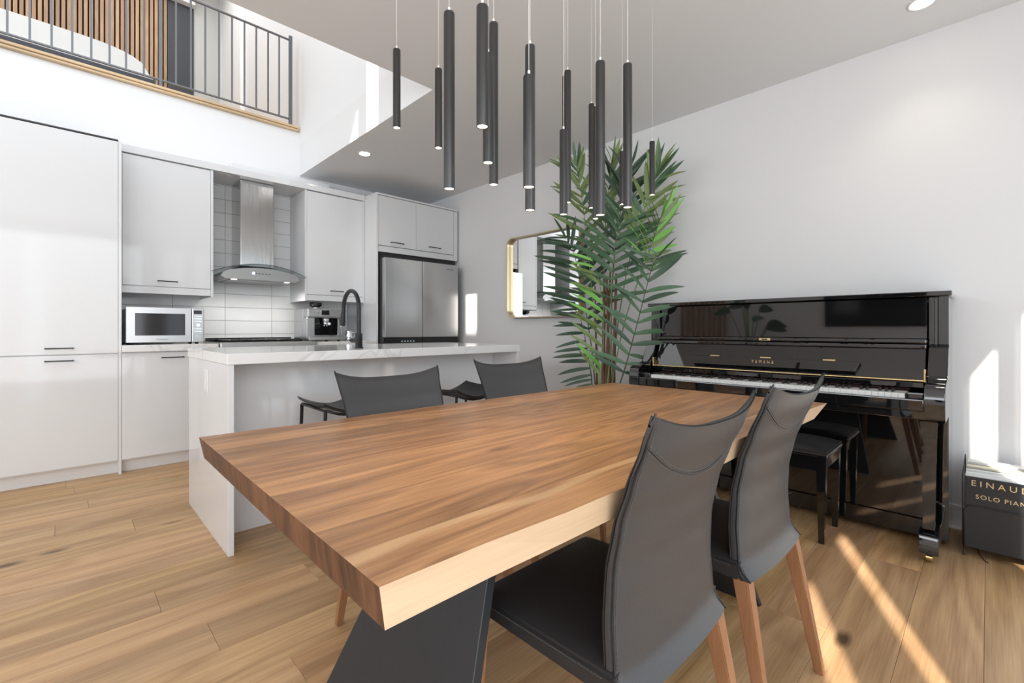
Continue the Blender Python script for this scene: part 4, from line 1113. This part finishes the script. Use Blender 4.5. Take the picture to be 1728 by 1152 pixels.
# ------------------------------------------------------------------ pendant lights
PD = 0.0245
pend = [  # u, top v, bottom v, width px, label
 (669.5, 84, 216, 12.6, 'short slim charcoal pendant tube at the far left of the cluster'),
 (740, 117, 250, 12.3, 'short charcoal pendant tube, second from the left, hanging slightly lower than the first'),
 (758, 22, 319, 18.5, 'long thick charcoal pendant tube, third from the left'),
 (814, 11, 214, 20.3, 'thick charcoal pendant tube hanging highest of the cluster, ends well above the others'),
 (823.5, 92, 275, 17.8, 'charcoal pendant tube directly behind the highest-hanging one'),
 (833, 40, 312, 15.5, 'long slim charcoal pendant tube right behind the highest-hanging pair'),
 (892.5, 129, 316, 19.8, 'thick charcoal pendant tube in the middle of the cluster, front of an overlapping pair'),
 (894.5, 78, 355, 17.0, 'long charcoal pendant tube in the middle of the cluster, rear of an overlapping pair'),
 (951, 220, 362, 13.6, 'charcoal pendant tube lowest of the trio in front of the left palm fronds'),
 (953.5, 129, 331, 9.5, 'very slim pendant tube tucked behind the trio before the left palm fronds'),
 (958, 120, 342, 11.0, 'slim charcoal pendant tube, right of the trio before the left palm fronds'),
 (998, 176, 351, 9.4, 'slim charcoal pendant tube left of the long thick one before the palm'),
 (1005, 181, 369, 10.2, 'charcoal pendant tube almost hidden behind the long thick one before the palm'),
 (1013, 105, 363, 16.0, 'long thick charcoal pendant tube in front of the palm crown'),
 (1050, 256, 345, 9.2, 'short slim pendant tube just left of the long one right of the palm crown'),
 (1059, 109, 350, 15.2, 'long charcoal pendant tube at the right side of the palm crown'),
 (1100.5, 239, 329, 9.0, 'smallest pendant tube at the far right of the cluster, hanging apart'),
]
for u, vt, vb, wpx, lab in pend:
    d = min(PD * F / wpx, 2.14)
    r = wpx * d / F / 2
    pt_, pb = at(u, vt, d=d), at(u, vb, d=d)
    x, y = pb.x, pb.y; zt_, zb = pt_.z, pb.z
    t = thing('pendant_light', lab, 'pendant light', (x, y, zb), 'slim tube pendant lights over the dining table')
    b = N(); lathe(b, [(r*0.86, zb+0.012), (r*0.86, zb), (r, zb), (r, zt_-0.003), (r*0.93, zt_), (0, zt_)], x, y, 20); obj('tube', b, M['pend'], t, smooth=40)
    b = N(); lathe(b, [(0, zb+0.0015), (r*0.85, zb+0.0015), (r*0.85, zb+0.005), (0, zb+0.005)], x, y, 18); obj('lens', b, M['bulb'], t)
    b = N(); tube(b, [(x, y, zt_), (x, y, zt_+0.012)], 0.0028, 8); tube(b, [(x, y, zt_+0.01), (x, y, ZC-0.002)], 0.0006, 5); obj('wire', b, M['wirew'], t)
    b = N(); lathe(b, [(0, ZC-0.012), (0.018, ZC-0.012), (0.020, ZC-0.001), (0, ZC-0.0005)], x, y, 16); obj('ceiling_cap', b, M['pend'], t)
    l = bpy.data.lights.new('pendant_glow', 'SPOT'); l.energy = 0.9; l.color = (1, 0.78, 0.52); l.spot_size = math.radians(80); l.spot_blend = 0.7; l.shadow_soft_size = r*0.6
    lo_ = bpy.data.objects.new('pendant_glow', l); C.objects.link(lo_); lo_.parent = t; lo_.location = (0, 0, -0.004)

# ------------------------------------------------------------------ recessed downlights
for (x, y), lab in (((1.96, 3.93), 'lit round ceiling downlight over the fridge side of the kitchen'), ((3.0, 0.225), 'lit round ceiling downlight at the top right above the piano')):
    t = thing('downlight', lab, 'ceiling light', (x, y, ZC), 'recessed ceiling downlights')
    b = N(); lathe(b, [(0.052, ZC-0.0005), (0.058, ZC-0.004), (0.050, ZC-0.006), (0.046, ZC-0.002)], x, y, 32); obj('trim_ring', b, M['trimw'], t)
    b = N(); lathe(b, [(0, ZC-0.0025), (0.047, ZC-0.0025)], x, y, 28); obj('lens', b, M['pot'], t)
    l = bpy.data.lights.new('downlight_beam', 'SPOT'); l.energy = 7; l.color = (1, 0.88, 0.7); l.spot_size = math.radians(110); l.spot_blend = 0.8; l.shadow_soft_size = 0.04
    lo_ = bpy.data.objects.new('downlight_beam', l); C.objects.link(lo_); lo_.parent = t; lo_.location = (0, 0, -0.01)

# ------------------------------------------------------------------ landing: railing, sofa, slat wall
YR = 4.96
t = thing('railing', 'grey steel railing with slim balusters along the upper landing', 'railing', (0.6, YR, 3.112))
b = N(); box(b, -1.6, 1.66, YR-0.010, YR+0.010, 3.972, 3.984); obj('top_rail', b, M['rail'], t)
b = N(); box(b, -1.6, 1.66, YR-0.010, YR+0.010, 3.168, 3.180); obj('bottom_rail', b, M['rail'], t)
for x in (-1.5, -0.45+0.0, 0.603, 1.668):
    if x == -0.45: continue
    bx('post', M['rail'], t, x-(.015 if x > 1 else .010), x+(.015 if x > 1 else .010), YR-0.012, YR+0.012, 3.112, 4.02 if x > 1 else 3.985)
xb = [-0.287-0.1125*k for k in range(1, 10)] + [-0.287, -0.174, -0.059, 0.055, 0.164, 0.274, 0.377, 0.492, 0.713, 0.822, 0.932, 1.040, 1.145, 1.249, 1.352, 1.458, 1.560]
for x in xb:
    bx('baluster', M['rail'], t, x-0.0065, x+0.0065, YR-0.0065, YR+0.0065, 3.181, 3.971)
t = thing('lounge_sofa', 'white lounge with a rounded end on a dark base, behind the upper railing', 'sofa', (-0.4, 5.6, 3.086))
b = N()
n = 40; P = []
for i in range(n+1):
    s = i/n
    x = -2.0 + 2.57*s
    z = 3.477
    if x > -0.1: 
        q = (x+0.1)/0.67; z = 3.292 + 0.185*(1-q**4.0)**0.5 if q < 1 else 3.292
        z = max(z, 3.292)
    P.append((x, z))
prism(b, [(-2.0, 3.286)] + P + [(0.57, 3.286)], 5.24, 5.95, 'y')
bmesh.ops.remove_doubles(b, verts=b.verts, dist=1e-4)
obj('body', b, M['sofa'], t, smooth=30)
bx('ledge', M['curtain'], t, -2.0, 0.585, 5.22, 5.97, 3.262, 3.2855, bev=0.004)
bx('base', M['plinth'], t, -2.0, 0.60, 5.20, 5.95, 3.087, 3.2615)
t = thing('slat_wall', 'oak slatted wall panel behind the upper landing', 'wall panel', (-0.3, 7.93, 3.086))
bx('backing', M['slatback'], t, -2.2, 1.04, 7.935, 7.949, 3.086, 5.60)
x = -2.18
while x < 1.02:
    o = bx('slat', M['slat'], t, x, x+0.034, 7.905, 7.934, 3.086, 5.60)
    q = rnd.uniform(0.85, 1.15); o.color = (q, q, q, 1); x += 0.0505
b = N(); box(b, 1.042, 1.345, 7.90, 7.949, 3.086, 5.60); tag(obj('dark_panel', b, M['darkpanel']), 'tall charcoal panel beside the oak slats upstairs', 'panel')
b = N(); box(b, -2.2, 1.345, 7.80, 7.949, 5.602, 5.999); struct('trim_3', b, M['ceil'])
b = N(); box(b, 1.347, 1.655, 7.92, 7.949, 3.086, 5.99); tag(obj('frosted_door', b, M['frost']), 'tall pale grey sliding door upstairs beside the charcoal panel', 'door')
b = N(); box(b, 1.70, 1.757, 6.95, 7.90, 3.086, 5.9); 
tag(obj('upstairs_wardrobe', b, M['curtain']), 'flat white full-height panel upstairs at the end of the landing', 'panel')
